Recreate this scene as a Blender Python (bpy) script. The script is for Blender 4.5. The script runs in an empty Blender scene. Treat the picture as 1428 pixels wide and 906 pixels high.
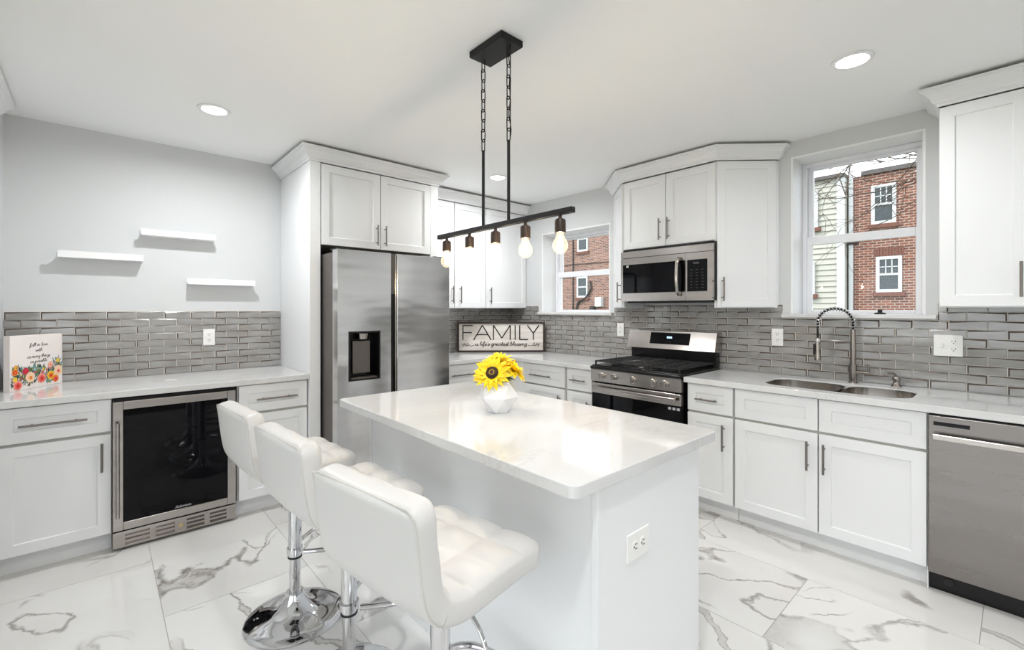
import bpy, bmesh, math, random
from mathutils import Vector, Matrix
random.seed(7)
PI = math.pi
scene = bpy.context.scene
COL = scene.collection

# ------------------------------------------------------------------ camera, world, sun, exposure
cam_d = bpy.data.cameras.new('camera'); cam = bpy.data.objects.new('camera', cam_d); COL.objects.link(cam)
cam.location = (0, 0, 1.377); cam.rotation_euler = (PI/2, 0, math.radians(48.18-90))
cam_d.sensor_width = 36; cam_d.lens = 637.622/1428*36
cam_d.shift_x = (714-708.909)/1428; cam_d.shift_y = (430.771-453)/1428
cam_d.clip_start = 0.05; cam_d.clip_end = 200
scene.camera = cam
scene.view_settings.view_transform = 'Standard'; scene.view_settings.look = 'None'
scene.view_settings.gamma = 1.0; scene.view_settings.use_curve_mapping = False
scene.view_settings.exposure = 0.82
SKY_STRENGTH = 1.85
CAN_POWER = 9.6
BULB_POWER = 0.95
w = bpy.data.worlds.new('world'); scene.world = w; w.use_nodes = True
bg = w.node_tree.nodes['Background']
bg.inputs[0].default_value = (0.91, 0.96, 1.0, 1); bg.inputs[1].default_value = SKY_STRENGTH
sun_d = bpy.data.lights.new('sun', 'SUN'); sun_d.energy = 0.9; sun_d.angle = math.radians(1.0); sun_d.color = (1, .96, .9)
sun = bpy.data.objects.new('sun', sun_d); COL.objects.link(sun)
sun.rotation_euler = Vector((0.62, -0.45, -0.75)).to_track_quat('-Z', 'Y').to_euler()

# ------------------------------------------------------------------ materials
def lin(r, g, b):
    f = lambda c: (c/255/12.92) if c/255 <= .04045 else ((c/255+.055)/1.055)**2.4
    return (f(r), f(g), f(b), 1)
def mat(name, col, rough=.5, metal=0, spec=.5, coat=0, emit=None, es=0):
    m = bpy.data.materials.new(name); m.use_nodes = True
    b = m.node_tree.nodes['Principled BSDF']
    b.inputs['Base Color'].default_value = col; b.inputs['Roughness'].default_value = rough
    b.inputs['Metallic'].default_value = metal; b.inputs['Specular IOR Level'].default_value = spec
    b.inputs['Coat Weight'].default_value = coat
    if coat: b.inputs['Coat Roughness'].default_value = .05
    if emit: b.inputs['Emission Color'].default_value = emit; b.inputs['Emission Strength'].default_value = es
    return m
class NT:
    def __init__(s, m): s.m = m; s.t = m.node_tree; s.b = s.t.nodes['Principled BSDF']
    def n(s, typ, **k):
        x = s.t.nodes.new(typ)
        for a, v in k.items(): setattr(x, a, v)
        return x
    def l(s, a, b): s.t.links.new(a, b)
    def math(s, op, a, b=None, c=None):
        x = s.n('ShaderNodeMath', operation=op)
        for i, v in enumerate((a, b, c)):
            if v is None: continue
            if isinstance(v, (int, float)): x.inputs[i].default_value = v
            else: s.l(v, x.inputs[i])
        return x.outputs[0]
    def noise(s, vec, scale, detail=2, rough=.5, dist=0):
        x = s.n('ShaderNodeTexNoise'); s.l(vec, x.inputs['Vector'])
        x.inputs['Scale'].default_value = scale; x.inputs['Detail'].default_value = detail
        x.inputs['Roughness'].default_value = rough; x.inputs['Distortion'].default_value = dist
        return x.outputs[0]
    def ramp(s, fac, stops):
        x = s.n('ShaderNodeValToRGB'); s.l(fac, x.inputs[0]); e = x.color_ramp.elements
        while len(e) < len(stops): e.new(.5)
        for i, (p, c) in enumerate(stops): e[i].position = p; e[i].color = c if len(c) == 4 else (*c, 1)
        return x.outputs[0]
    def mapping(s, vec, scale=(1,1,1), rot=(0,0,0)):
        x = s.n('ShaderNodeMapping'); s.l(vec, x.inputs[0]); x.inputs['Scale'].default_value = scale; x.inputs['Rotation'].default_value = rot
        return x.outputs[0]
    def mix(s, fac, a, b):
        x = s.n('ShaderNodeMix', data_type='RGBA')
        if isinstance(fac, (int, float)): x.inputs[0].default_value = fac
        else: s.l(fac, x.inputs[0])
        for i, v in ((6, a), (7, b)):
            if isinstance(v, tuple): x.inputs[i].default_value = v
            else: s.l(v, x.inputs[i])
        return x.outputs[2]
    def bump(s, h, strength, dist=.01):
        x = s.n('ShaderNodeBump'); s.l(h, x.inputs['Height']); x.inputs['Strength'].default_value = strength; x.inputs['Distance'].default_value = dist
        s.l(x.outputs[0], s.b.inputs['Normal'])
    def obj(s): return s.n('ShaderNodeTexCoord').outputs['Object']
    def pos(s): return s.n('ShaderNodeNewGeometry').outputs['Position']
    def uv(s): return s.n('ShaderNodeTexCoord').outputs['UV']

M = {}
M['cab'] = mat('cabinet_white', lin(233, 234, 235), .38)
M['cab_in'] = mat('cabinet_frame_grey', lin(196, 194, 190), .5)
M['wall'] = mat('wall_paint', lin(211, 213, 214), .75)
t = NT(M['wall']); t.bump(t.noise(t.pos(), 120, 3), .05, .002)
M['ceil'] = mat('ceiling_paint', lin(245, 246, 246), .85)
M['trim'] = mat('trim_white', lin(240, 240, 241), .4)
M['vinyl'] = mat('window_vinyl', lin(240, 241, 245), .35)
M['grout'] = mat('tile_grout', lin(222, 217, 211), .8)
M['wood_floor'] = mat('dark_wood_floor', lin(84, 66, 54), .3)
M['floor_grout'] = mat('floor_grout', lin(176, 172, 166), .8)
M['steel'] = mat('brushed_steel', lin(176, 173, 170), .26, 1)
def brushed(m, c1, c2, r0, r1, wav=0):
    t = NT(m); p = t.pos(); n = t.noise(t.mapping(p, (1.2, 1.2, 14)), 1, 2)
    t.l(t.ramp(n, [(.3, c1), (.7, c2)]), t.b.inputs['Base Color'])
    t.l(t.math('MULTIPLY_ADD', n, r1-r0, r0), t.b.inputs['Roughness'])
    if wav: t.bump(t.noise(t.mapping(p, (3.0, 3.0, 11)), 1, 1), wav, .02)
brushed(M['steel'], lin(168, 162, 157), lin(182, 176, 171), .17, .24)
M['fridge_steel'] = mat('fridge_steel', lin(170, 168, 166), .2, 1)
brushed(M['fridge_steel'], lin(204, 203, 203), lin(216, 215, 215), .12, .18, .12)
M['dw_steel'] = mat('dishwasher_steel', lin(150, 147, 145), .3, 1)
brushed(M['dw_steel'], lin(126, 121, 118), lin(132, 127, 124), .25, .3)
M['nickel'] = mat('brushed_nickel', lin(150, 142, 135), .2, 1)
M['dark_nickel'] = mat('dark_bar_handle', lin(128, 122, 117), .32, 1)
M['chrome'] = mat('chrome', lin(215, 215, 217), .05, 1)
M['black'] = mat('black_enamel', lin(12, 12, 13), .22, 0, .35)
M['black_glass'] = mat('black_glass', lin(5, 5, 8), .04, 0, .18)
M['black_matte'] = mat('black_matte', lin(22, 21, 21), .6)
M['iron'] = mat('cast_iron', lin(24, 24, 25), .5)
M['oven_grey'] = mat('fridge_side_grey', lin(96, 90, 86), .4, .3)
M['black_metal'] = mat('pendant_black_metal', lin(26, 24, 24), .45, .4)
M['bronze'] = mat('pendant_socket_bronze', lin(64, 52, 46), .4, .6)
M['leather'] = mat('white_leather', lin(208, 206, 204), .42)
t = NT(M['leather']); t.bump(t.noise(t.pos(), 260, 3), .12, .002)
M['piping'] = mat('seam_thread', lin(205, 201, 196), .6)
M['plastic'] = mat('outlet_plastic', lin(238, 237, 234), .35)
M['slot'] = mat('outlet_slot', lin(70, 68, 66), .6)
M['ceramic'] = mat('vase_ceramic', lin(240, 239, 240), .3)
M['petal'] = mat('sunflower_petal', lin(252, 214, 16), .5)
t = NT(M['petal']); t.l(t.ramp(t.noise(t.pos(), 55, 2), [(.3, lin(248, 196, 8)), (.5, lin(255, 224, 24))]), t.b.inputs['Base Color'])
M['flower_eye'] = mat('sunflower_eye', lin(45, 26, 16), .8)
M['flower_core'] = mat('sunflower_core', lin(168, 132, 40), .8)
M['leaf'] = mat('sunflower_leaf', lin(92, 112, 34), .6)
M['canvas'] = mat('canvas_white', lin(236, 228, 224), .7)
M['ink'] = mat('ink_black', lin(38, 34, 32), .7)
M['sign_face'] = mat('sign_whitewash', lin(226, 220, 212), .7)
t = NT(M['sign_face']); t.l(t.ramp(t.noise(t.mapping(t.obj(), (3, 3, 22)), 1, 4), [(.3, lin(200, 192, 182)), (.62, lin(230, 225, 218))]), t.b.inputs['Base Color'])
M['sign_frame'] = mat('sign_frame_wood', lin(52, 40, 35), .6)
M['lamp'] = mat('downlight_lens', (1, 1, 1, 1), .5, emit=(1, .97, .92, 1), es=9)
M['filament'] = mat('filament', (1, .8, .5, 1), .5, emit=(1, .8, .5, 1), es=110)
M['display'] = mat('blue_display', (0, 0, 0, 1), .3, emit=(.35, .6, 1, 1), es=1.6)
M['mark'] = mat('pale_print', lin(190, 190, 190), .4)
M['brass'] = mat('lock_brass', lin(200, 180, 140), .3, 1)
M['rubber'] = mat('black_rubber', lin(20, 20, 20), .7)

M['tile'] = mat('glass_tile', lin(150, 148, 144), .07, coat=.3)
t = NT(M['tile']); t.l(t.ramp(t.noise(t.mapping(t.pos(), (7, 7, 20)), 1, 2), [(.3, lin(140, 138, 135)), (.7, lin(163, 162, 160))]), t.b.inputs['Base Color'])
M['tile_edge'] = mat('glass_tile_edge', lin(92, 82, 75), .25)

def quartz(name, warm):
    m = mat(name, (1,1,1,1), .07); t = NT(m); p = t.pos()
    wp = t.mapping(p, (1, 2.3, 1), (0, 0, .5))
    n1 = t.noise(wp, 1.5, 5, .6, .9)
    v = t.math('ABSOLUTE', t.math('SUBTRACT', n1, .5))
    vein = t.ramp(v, [(0, (1,1,1)), (.022, (0,0,0))])
    msk = t.ramp(t.noise(p, 2.2, 2), [(.42, (0,0,0)), (.7, (1,1,1))])
    cl = t.ramp(t.noise(wp, 1.1, 4), [(.3, lin(208, 208, 207)), (.6, warm)])
    t.l(t.mix(t.math('MULTIPLY', t.math('MULTIPLY', vein, msk), .35), cl, lin(178, 174, 170)), t.b.inputs['Base Color'])
    return m
M['quartz'] = quartz('white_quartz', lin(219, 219, 219))

m = M['marble'] = mat('marble_tile', (1,1,1,1), .13); t = NT(m); u = t.uv()
rot = t.mapping(u, (1, 1, 1), (0, 0, .5))
warp = t.n('ShaderNodeVectorMath', operation='ADD'); t.l(rot, warp.inputs[0])
nz = t.n('ShaderNodeTexNoise'); t.l(rot, nz.inputs['Vector']); nz.inputs['Scale'].default_value = 2.2; nz.inputs['Detail'].default_value = 5; nz.inputs['Roughness'].default_value = .55
sc = t.n('ShaderNodeVectorMath', operation='SCALE'); t.l(nz.outputs['Color'], sc.inputs[0]); sc.inputs['Scale'].default_value = .34
t.l(sc.outputs[0], warp.inputs[1])
st = t.mapping(warp.outputs[0], (2.6, .55, 1))
n1 = t.noise(st, 1.0, 1, .4); v1 = t.math('ABSOLUTE', t.math('SUBTRACT', n1, .5))
n2 = t.noise(t.mapping(warp.outputs[0], (2.2, .8, 1), (0, 0, -.5)), 1.3, 1, .4); v2 = t.math('ABSOLUTE', t.math('SUBTRACT', n2, .46))
wdt = t.ramp(t.noise(rot, 2.4, 2), [(.42, (0,0,0)), (.66, (1,1,1))])          # ribbons swell and pinch out
wd = t.math('MULTIPLY_ADD', wdt, .032, .0015)
rat = t.math('DIVIDE', v1, wd)
body = t.ramp(rat, [(0, (.75,.75,.75)), (.8, (.9,.9,.9)), (1.0, (0,0,0))])
edge = t.ramp(t.math('ABSOLUTE', t.math('SUBTRACT', v1, wd)), [(0, (1,1,1)), (.008, (0,0,0))])
thin = t.ramp(v2, [(0, (1,1,1)), (.008, (0,0,0))])
msk = t.ramp(t.noise(rot, 1.1, 2), [(.43, (0,0,0)), (.51, (1,1,1))])
msk2 = t.ramp(t.noise(rot, 1.9, 2), [(.49, (0,0,0)), (.57, (1,1,1))])
base = t.ramp(t.noise(rot, 1.3, 4), [(.35, lin(220, 218, 215)), (.6, lin(230, 229, 227))])
fine = t.noise(rot, 30, 4)
c = t.mix(t.math('MULTIPLY', t.math('MULTIPLY', body, msk), t.math('MULTIPLY_ADD', fine, .6, .3)), base, lin(176, 171, 166))
c = t.mix(t.math('MULTIPLY', t.math('MULTIPLY', edge, msk), t.math('MULTIPLY_ADD', fine, 1.3, .0)), c, lin(116, 109, 103))
c = t.mix(t.math('MULTIPLY', t.math('MULTIPLY', thin, msk2), .75), c, lin(122, 115, 109))
t.l(c, t.b.inputs['Base Color'])

def glassy(name, tint, gl):
    m = bpy.data.materials.new(name); m.use_nodes = True; tr = m.node_tree; tr.nodes.clear()
    o = tr.nodes.new('ShaderNodeOutputMaterial'); a = tr.nodes.new('ShaderNodeBsdfTransparent'); g = tr.nodes.new('ShaderNodeBsdfGlossy')
    x = tr.nodes.new('ShaderNodeMixShader'); a.inputs[0].default_value = tint; g.inputs['Roughness'].default_value = .02
    fr = tr.nodes.new('ShaderNodeFresnel'); fr.inputs[0].default_value = gl
    tr.links.new(fr.outputs[0], x.inputs[0]); tr.links.new(a.outputs[0], x.inputs[1]); tr.links.new(g.outputs[0], x.inputs[2]); tr.links.new(x.outputs[0], o.inputs[0])
    return m
M['pane'] = glassy('window_glass', (.97, .98, .98, 1), 1.25)
m = M['bulb'] = glassy('bulb_glass', (1, .97, .9, 1), 1.08); tr = m.node_tree
em = tr.nodes.new('ShaderNodeEmission'); em.inputs[0].default_value = (1, .86, .6, 1); em.inputs[1].default_value = .2
ad = tr.nodes.new('ShaderNodeAddShader'); on = [n for n in tr.nodes if n.type == 'OUTPUT_MATERIAL'][0]
tr.links.new(on.inputs[0].links[0].from_socket, ad.inputs[0]); tr.links.new(em.outputs[0], ad.inputs[1]); tr.links.new(ad.outputs[0], on.inputs[0])

def brickmat(name, c1, c2, mo, bw=.2, bh=.075):
    m = mat(name, c1, .85); t = NT(m); p = t.pos(); s = t.n('ShaderNodeSeparateXYZ'); t.l(p, s.inputs[0])
    cb = t.n('ShaderNodeCombineXYZ'); t.l(t.math('ADD', s.outputs[0], s.outputs[1]), cb.inputs[0]); t.l(s.outputs[2], cb.inputs[1])
    b = t.n('ShaderNodeTexBrick'); t.l(cb.outputs[0], b.inputs['Vector'])
    b.inputs['Color1'].default_value = c1; b.inputs['Color2'].default_value = c2; b.inputs['Mortar'].default_value = mo
    b.inputs['Scale'].default_value = 1; b.inputs['Brick Width'].default_value = bw; b.inputs['Row Height'].default_value = bh; b.inputs['Mortar Size'].default_value = .013; b.inputs['Bias'].default_value = -.1
    t.l(t.mix(t.math('MULTIPLY', t.noise(p, 6, 3), .3), b.outputs[0], lin(150, 102, 84)), t.b.inputs['Base Color'])
    return m
M['brick'] = brickmat('red_brick', lin(88, 46, 34), lin(138, 80, 58), lin(164, 154, 145), .24, .088)
M['brick2'] = brickmat('mottled_brick', lin(84, 50, 42), lin(152, 104, 84), lin(160, 150, 142), .24, .088)
M['brick_dark'] = brickmat('dark_brick', lin(96, 58, 46), lin(118, 72, 58), lin(150, 136, 126), .3, .105)
M['siding'] = mat('cream_siding', lin(176, 174, 164), .7)
M['bark'] = mat('tree_bark', lin(74, 60, 50), .9)
M['ext_white'] = mat('exterior_white', lin(196, 198, 199), .6)
M['ext_glass'] = mat('exterior_glass', lin(52, 62, 66), .08)
M['sill_brick'] = mat('brick_sill', lin(112, 72, 60), .8)
M['ground'] = mat('ground', lin(84, 90, 70), .95)
M['cable'] = mat('dark_cable', lin(52, 46, 44), .7)
M['rooftile'] = mat('roof_edge', lin(90, 86, 84), .8)
FL = {k: mat('paint_'+k, c, .8) for k, c in dict(coral=lin(226, 92, 84), pink=lin(238, 150, 130), peach=lin(244, 206, 172), orange=lin(232, 128, 30), red=lin(206, 44, 40), magenta=lin(190, 40, 80), yellow=lin(236, 200, 60), teal=lin(104, 146, 140), green=lin(112, 126, 72), dark=lin(64, 60, 66), lilac=lin(192, 160, 176)).items()}

# ------------------------------------------------------------------ mesh helpers
class MB:
    def __init__(s): s.bm = bmesh.new(); s.mi = 0
    def face(s, vs):
        try: f = s.bm.faces.new(vs); f.material_index = s.mi; return f
        except ValueError: return None
    def vs(s, pts): return [s.bm.verts.new(p) for p in pts]
    def box(s, x0, x1, y0, y1, z0, z1):
        x0, x1 = sorted((x0, x1)); y0, y1 = sorted((y0, y1)); z0, z1 = sorted((z0, z1))
        v = s.vs([(x0,y0,z0),(x1,y0,z0),(x1,y1,z0),(x0,y1,z0),(x0,y0,z1),(x1,y0,z1),(x1,y1,z1),(x0,y1,z1)])
        for q in ((3,2,1,0),(4,5,6,7),(0,1,5,4),(1,2,6,5),(2,3,7,6),(3,0,4,7)): s.face([v[i] for i in q])
        return s
    def prism(s, poly, z0, z1):
        a = s.vs([(x, y, z0) for x, y in poly]); b = s.vs([(x, y, z1) for x, y in poly]); n = len(poly)
        s.face(a[::-1]); s.face(b)
        for i in range(n): s.face([a[i], a[(i+1)%n], b[(i+1)%n], b[i]])
        return s
    def tube(s, path, r, seg=12, caps=True, closed=False):
        P = [Vector(p) for p in path]; n = len(P); rr = r if isinstance(r, (list, tuple)) else [r]*n
        rings = []; up = None
        for i in range(n):
            if closed: d = (P[(i+1)%n]-P[i-1])
            else: d = (P[min(i+1, n-1)]-P[max(i-1, 0)])
            d.normalize()
            if up is None:
                up = Vector((0,0,1)) if abs(d.z) < .9 else Vector((1,0,0))
            a = up - d*up.dot(d)
            if a.length < 1e-5: a = d.orthogonal()
            a.normalize(); up = a; b = d.cross(a)
            rings.append(s.vs([P[i]+(a*math.cos(2*PI*k/seg)+b*math.sin(2*PI*k/seg))*rr[i] for k in range(seg)]))
        m = n if closed else n-1
        for i in range(m):
            A, B = rings[i], rings[(i+1)%n]
            for k in range(seg): s.face([A[k], A[(k+1)%seg], B[(k+1)%seg], B[k]])
        if caps and not closed: s.face(rings[0][::-1]); s.face(rings[-1])
        return s
    def lathe(s, prof, c=(0,0,0), seg=32, axis='z', closed=False):
        rings = []
        for r, h in prof:
            ring = []
            for k in range(seg):
                a = 2*PI*k/seg; x, y = r*math.cos(a), r*math.sin(a)
                p = (x, y, h) if axis == 'z' else ((h, x, y) if axis == 'x' else (x, h, y))
                ring.append(s.bm.verts.new((p[0]+c[0], p[1]+c[1], p[2]+c[2])))
            rings.append(ring)
        m = len(rings) if closed else len(rings)-1
        for i in range(m):
            A, B = rings[i], rings[(i+1)%len(rings)]
            for k in range(seg): s.face([A[k], A[(k+1)%seg], B[(k+1)%seg], B[k]])
        if not closed: s.face(rings[0][::-1]); s.face(rings[-1])
        return s
    def shaker(s, x0, x1, z0, z1, rail=.057, th=.02, rec=.009, y=0):
        # a front facing -y: flat frame round a recessed panel
        O = s.vs([(x0,y,z0),(x1,y,z0),(x1,y,z1),(x0,y,z1)])
        i0, i1, j0, j1 = x0+rail, x1-rail, z0+rail, z1-rail
        I = s.vs([(i0,y,j0),(i1,y,j0),(i1,y,j1),(i0,y,j1)]); e = .002
        R = s.vs([(i0+e,y+rec,j0+e),(i1-e,y+rec,j0+e),(i1-e,y+rec,j1-e),(i0+e,y+rec,j1-e)])
        B = s.vs([(x0,y+th,z0),(x1,y+th,z0),(x1,y+th,z1),(x0,y+th,z1)])
        for k in range(4):
            l = (k+1)%4
            s.face([O[k], O[l], I[l], I[k]]); s.face([I[k], I[l], R[l], R[k]]); s.face([O[l], O[k], B[k], B[l]])
        s.face(R); s.face(B[::-1]); return s
    def sphere(s, c, r, seg=16, rings=10, sz=1.0):
        return s.lathe([(max(1e-4, r*math.sin(PI*i/rings)), -r*sz*math.cos(PI*i/rings)) for i in range(rings+1)], c, seg)
    def sweep(s, path, prof):
        # closed profile of (out, z) along a plan polyline, mitred, outward to the right of travel
        P = [Vector(p) for p in path]; n = len(P); rings = []
        for i in range(n):
            ns = []
            if i > 0: d = (P[i]-P[i-1]).normalized(); ns.append(Vector((d.y, -d.x)))
            if i < n-1: d = (P[i+1]-P[i]).normalized(); ns.append(Vector((d.y, -d.x)))
            mv = ns[0] if len(ns) == 1 else (ns[0]+ns[1])/(1+ns[0].dot(ns[1]))
            rings.append(s.vs([(P[i].x+mv.x*o, P[i].y+mv.y*o, z) for o, z in prof]))
        k = len(prof)
        for i in range(n-1):
            for j in range(k): s.face([rings[i][j], rings[i][(j+1)%k], rings[i+1][(j+1)%k], rings[i+1][j]])
        s.face(rings[0][::-1]); s.face(rings[-1]); return s
    def xf(s, mtx): bmesh.ops.transform(s.bm, matrix=mtx, verts=s.bm.verts); return s

def obj(name, mb, mats, parent=None, bevel=0, smooth=None, label=None):
    me = bpy.data.meshes.new(name)
    bmesh.ops.recalc_face_normals(mb.bm, faces=mb.bm.faces)
    mb.bm.to_mesh(me); mb.bm.free()
    for m in (mats if isinstance(mats, (list, tuple)) else [mats]): me.materials.append(M[m] if isinstance(m, str) else m)
    if smooth:
        for p in me.polygons: p.use_smooth = True
        me.set_sharp_from_angle(angle=math.radians(smooth))
    o = bpy.data.objects.new(name, me); COL.objects.link(o)
    if parent: o.parent = parent
    if bevel:
        b = o.modifiers.new('bevel', 'BEVEL'); b.width = bevel; b.segments = 2; b.limit_method = 'ANGLE'; b.angle_limit = math.radians(40)
    if label: o['label'] = label
    return o
def tag(o, label, cat, group=None, kind=None):
    o['label'] = label; o['category'] = cat
    if group: o['group'] = group
    if kind: o['kind'] = kind
    return o
def thing(name, label, cat, loc=(0,0,0), rz=0, group=None, kind=None):
    o = bpy.data.objects.new(name, None); COL.objects.link(o); o.empty_display_size = .1
    o.location = loc; o.rotation_euler = (0, 0, rz)
    return tag(o, label, cat, group, kind)
def struct(name, mb, mats, label=None, parent=None, **k):
    o = obj(name, mb, mats, parent, **k)
    if not parent: o['kind'] = 'structure'; o['label'] = label; o['category'] = 'room surface'
    return o
def dup(root, label, loc=None, rz=None):
    def cp(o, par):
        c = o.copy(); COL.objects.link(c)
        if par: c.parent = par
        for ch in list(o.children): cp(ch, c)
        return c
    r = cp(root, None); r['label'] = label
    if loc: r.location = loc
    if rz is not None: r.rotation_euler = (0, 0, rz)
    return r
def catmull(pts, k=6, closed=False):
    P = [Vector(p) for p in pts]; out = []; n = len(P)
    rng = range(n if closed else n-1)
    for i in rng:
        if closed: a, b, c, d = P[i-1], P[i], P[(i+1)%n], P[(i+2)%n]
        else: a, b, c, d = P[max(i-1,0)], P[i], P[i+1], P[min(i+2,n-1)]
        for j in range(k):
            t = j/k
            out.append(.5*((2*b)+(c-a)*t+(2*a-5*b+4*c-d)*t*t+(3*b-a-3*c+d)*t**3))
    if not closed: out.append(P[-1])
    return out

# ------------------------------------------------------------------ room
YW, XW, H, XL = 4.078, 3.635, 2.555, -.431
YF, XF = 3.42, 3.025
mb = MB(); mb.box(-2.6, XW, -2.4, YW, -.05, -.0015)
mb.mi = 1
uvl = mb.bm.loops.layers.uv.new('UVMap')
PX, PY = .62, 1.22
for ci in range(-5, 6):
    x0 = .215+ci*PX; off = .11 if ci % 2 == 0 else .72
    for r in range(-4, 5):
        y0 = off+r*PY
        a, b, c, d = max(x0+.0015, -2.6), min(x0+PX-.0015, XW), max(y0+.0015, -.9), min(y0+PY-.0015, YW)
        if a >= b or c >= d: continue
        v = mb.vs([(a, c, 0), (b, c, 0), (b, d, 0), (a, d, 0)]); f = mb.face(v)
        ou, ov = random.uniform(0, 50), random.uniform(0, 50); fl = random.choice((1, -1)); fv = random.choice((1, -1))
        for lp in f.loops: lp[uvl].uv = (ou+fl*(lp.vert.co.x-x0), ov+fv*(lp.vert.co.y-y0))
        w_ = mb.vs([(a, c, -.0015), (b, c, -.0015), (b, d, -.0015), (a, d, -.0015)])
        mb.mi = 1
        for k in range(4): mb.face([v[(k+1)%4], v[k], w_[k], w_[(k+1)%4]])
struct('floor', mb, ['floor_grout', 'marble'], 'large white marble floor tiles with grey veins')
mb = MB()
for i in range(48):
    x0 = -2.6+i*.13
    for j in range(-1, 2):
        a, b = max(-2.4, -2.4+j*.9+(i*7 % 5)*.18), min(-.905, -2.4+(j+1)*.9+(i*7 % 5)*.18-.002)
        if b > a and x0+.128 < XW: mb.box(x0, min(x0+.128, XW), a, b, -.0015, .004)
struct('floor', mb, 'wood_floor', 'dark wood plank floor of the adjoining room behind the camera')
struct('ceiling', MB().box(-2.6, 4.0, -2.4, YW+.2, H, H+.15), 'ceil', 'flat white painted ceiling')
struct('wall_back', MB().box(-.6, 4.0, YW, YW+.2, -.05, H), 'wall', 'pale grey wall behind the refrigerator and the shelves')
mb = MB(); X2 = 3.95
for a, b, c, d in ((2.2, 2.604, -.05, H), (3.505, YW+.2, -.05, H), (1.074, 2.2, -.05, H), (-1.6, .368, -.05, H), (2.604, 3.505, -.05, 1.32), (2.604, 3.505, 2.2, H), (.368, 1.074, -.05, 1.32), (.368, 1.074, 2.445, H)):
    mb.box(XW, X2, a, b, c, d)
struct('wall_right', mb, 'wall', 'pale grey wall with the two windows above the counters')
struct('wall_left', MB().box(-.6, XL, 2.0, YW, -.05, H), 'wall', 'pale wall edge at the far left of the picture')

mb = MB(); mb.box(-2.8, -1.4, -2.6, -2.4, -.05, H); mb.box(-.3, 4.0, -2.6, -2.4, -.05, H); mb.box(-1.4, -.3, -2.6, -2.4, 2.15, H)
struct('wall_front', mb, 'ceil', 'unseen wall behind the camera, with an opening added to let daylight in')  # unseen; opening sized for daylight, white paint brightens the refrigerator's reflection
struct('wall_side', MB().box(-2.8, -2.6, -2.4, -1.9, -.05, H).box(-2.8, -2.6, 1.9, 2.2, -.05, H).box(-2.8, -2.6, -1.9, 1.9, 2.1, H).box(-2.6, -.6, 2.0, 2.2, -.05, H), 'ceil', 'unseen wall left of and behind the camera, with an opening added for daylight')  # unseen; opening added to bring sky light in from the left

# backsplash: running-bond wedge-shaped glass tiles
def splash(name, label, u0, u1, z0, rows, place, cuts=(), start=0.0):
    # u runs along the wall left to right, d comes out of the wall
    mb = MB(); RH, TW, g = .0495, .155, .0022; ztop = z0+rows*RH
    def blk(ua, ub, za, zb, da, db):
        v = mb.vs([place(ua, 0, za), place(ub, 0, za), place(ub, 0, zb), place(ua, 0, zb), place(ua, da, za), place(ub, db, za), place(ub, db, zb), place(ua, da, zb)])
        m0 = mb.mi
        mb.face([v[4], v[5], v[6], v[7]])
        if m0 == 1: mb.mi = 2
        for q in ((0,1,5,4),(1,2,6,5),(2,3,7,6),(3,0,4,7)): mb.face([v[i] for i in q])
        mb.mi = m0; mb.face([v[3], v[2], v[1], v[0]])
    def spans(a, b, za, zb):
        # pieces of [a,b]x[za,zb] outside the cut-outs (u-range, z from)
        out = [(a, b, za, zb)]
        for (ca, cb, cz, ct) in cuts:
            nx = []
            for (a_, b_, z_, y_) in out:
                if b_ <= ca or a_ >= cb or y_ <= cz or z_ >= ct: nx.append((a_, b_, z_, y_)); continue
                if a_ < ca: nx.append((a_, ca, z_, y_))
                if b_ > cb: nx.append((cb, b_, z_, y_))
                if z_ < cz-.006: nx.append((max(a_, ca), min(b_, cb), z_, cz))
                if y_ > ct+.006: nx.append((max(a_, ca), min(b_, cb), ct, y_))
            out = nx
        return out
    for a, b, c, d in spans(u0, u1, z0, ztop+.004): blk(a, b, c, d, .004, .004)
    def tile(a, b, za, zb, fl, vert):
        # a glass tile: flat face, a tapering polished bevel along its top and one end
        d, e = .0095, .0042; hi, lo = min(.0105, (zb-za)*.3), .0022; ha, hb = (hi, lo) if fl else (lo, hi); v1 = .006 if vert else .0012
        va, vb = (v1, .0012) if fl else (.0012, v1)
        P = [place(a+va, d, za+.001), place(b-vb, d, za+.001), place(b-vb, d, zb-hb), place(a+va, d, zb-ha)]
        Q = [place(a, e, za), place(b, e, za), place(b, e, zb), place(a, e, zb)]
        R = [place(a, 0, za), place(b, 0, za), place(b, 0, zb), place(a, 0, zb)]
        p, q, r_ = mb.vs(P), mb.vs(Q), mb.vs(R)
        mb.mi = 1; mb.face(p); mb.mi = 2
        for k in range(4):
            l = (k+1) % 4; mb.face([q[k], q[l], p[l], p[k]]); mb.face([r_[k], r_[l], q[l], q[k]])
        mb.face(r_[::-1]); mb.mi = 1
    rg = random.Random(len(label))
    for r in range(rows):
        off = start+(0 if (rows-1-r) % 2 == 0 else TW*.47); k = math.floor((u0-off)/TW)
        while off+k*TW < u1:
            a, b = off+k*TW, off+(k+1)*TW; fl = (k+r) % 2 == 0 if rg.random() < .3 else r % 2 == 0; vert = rg.random() < .6
            for (p, q, zz, zt) in spans(max(a, u0), min(b, u1), z0+r*RH, z0+(r+1)*RH):
                if q-p > .012 and zt-zz > .012: tile(p+g, q-g, zz+g*.7, zt-g*.7, fl, vert)
            k += 1
    return struct(name, mb, ['grout', 'tile', 'tile_edge'], label)
splash('backsplash', 'grey glass tile backsplash behind the counter with the wine cooler', XL, 1.118, .9145, 9, lambda u, d, z: (u, YW-d, z), start=-.429)
splash('backsplash', 'grey glass tile backsplash behind the lettered sign, left of the corner', 2.21, XW, .9145, 10, lambda u, d, z: (u, YW-d, z), start=2.2)
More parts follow.
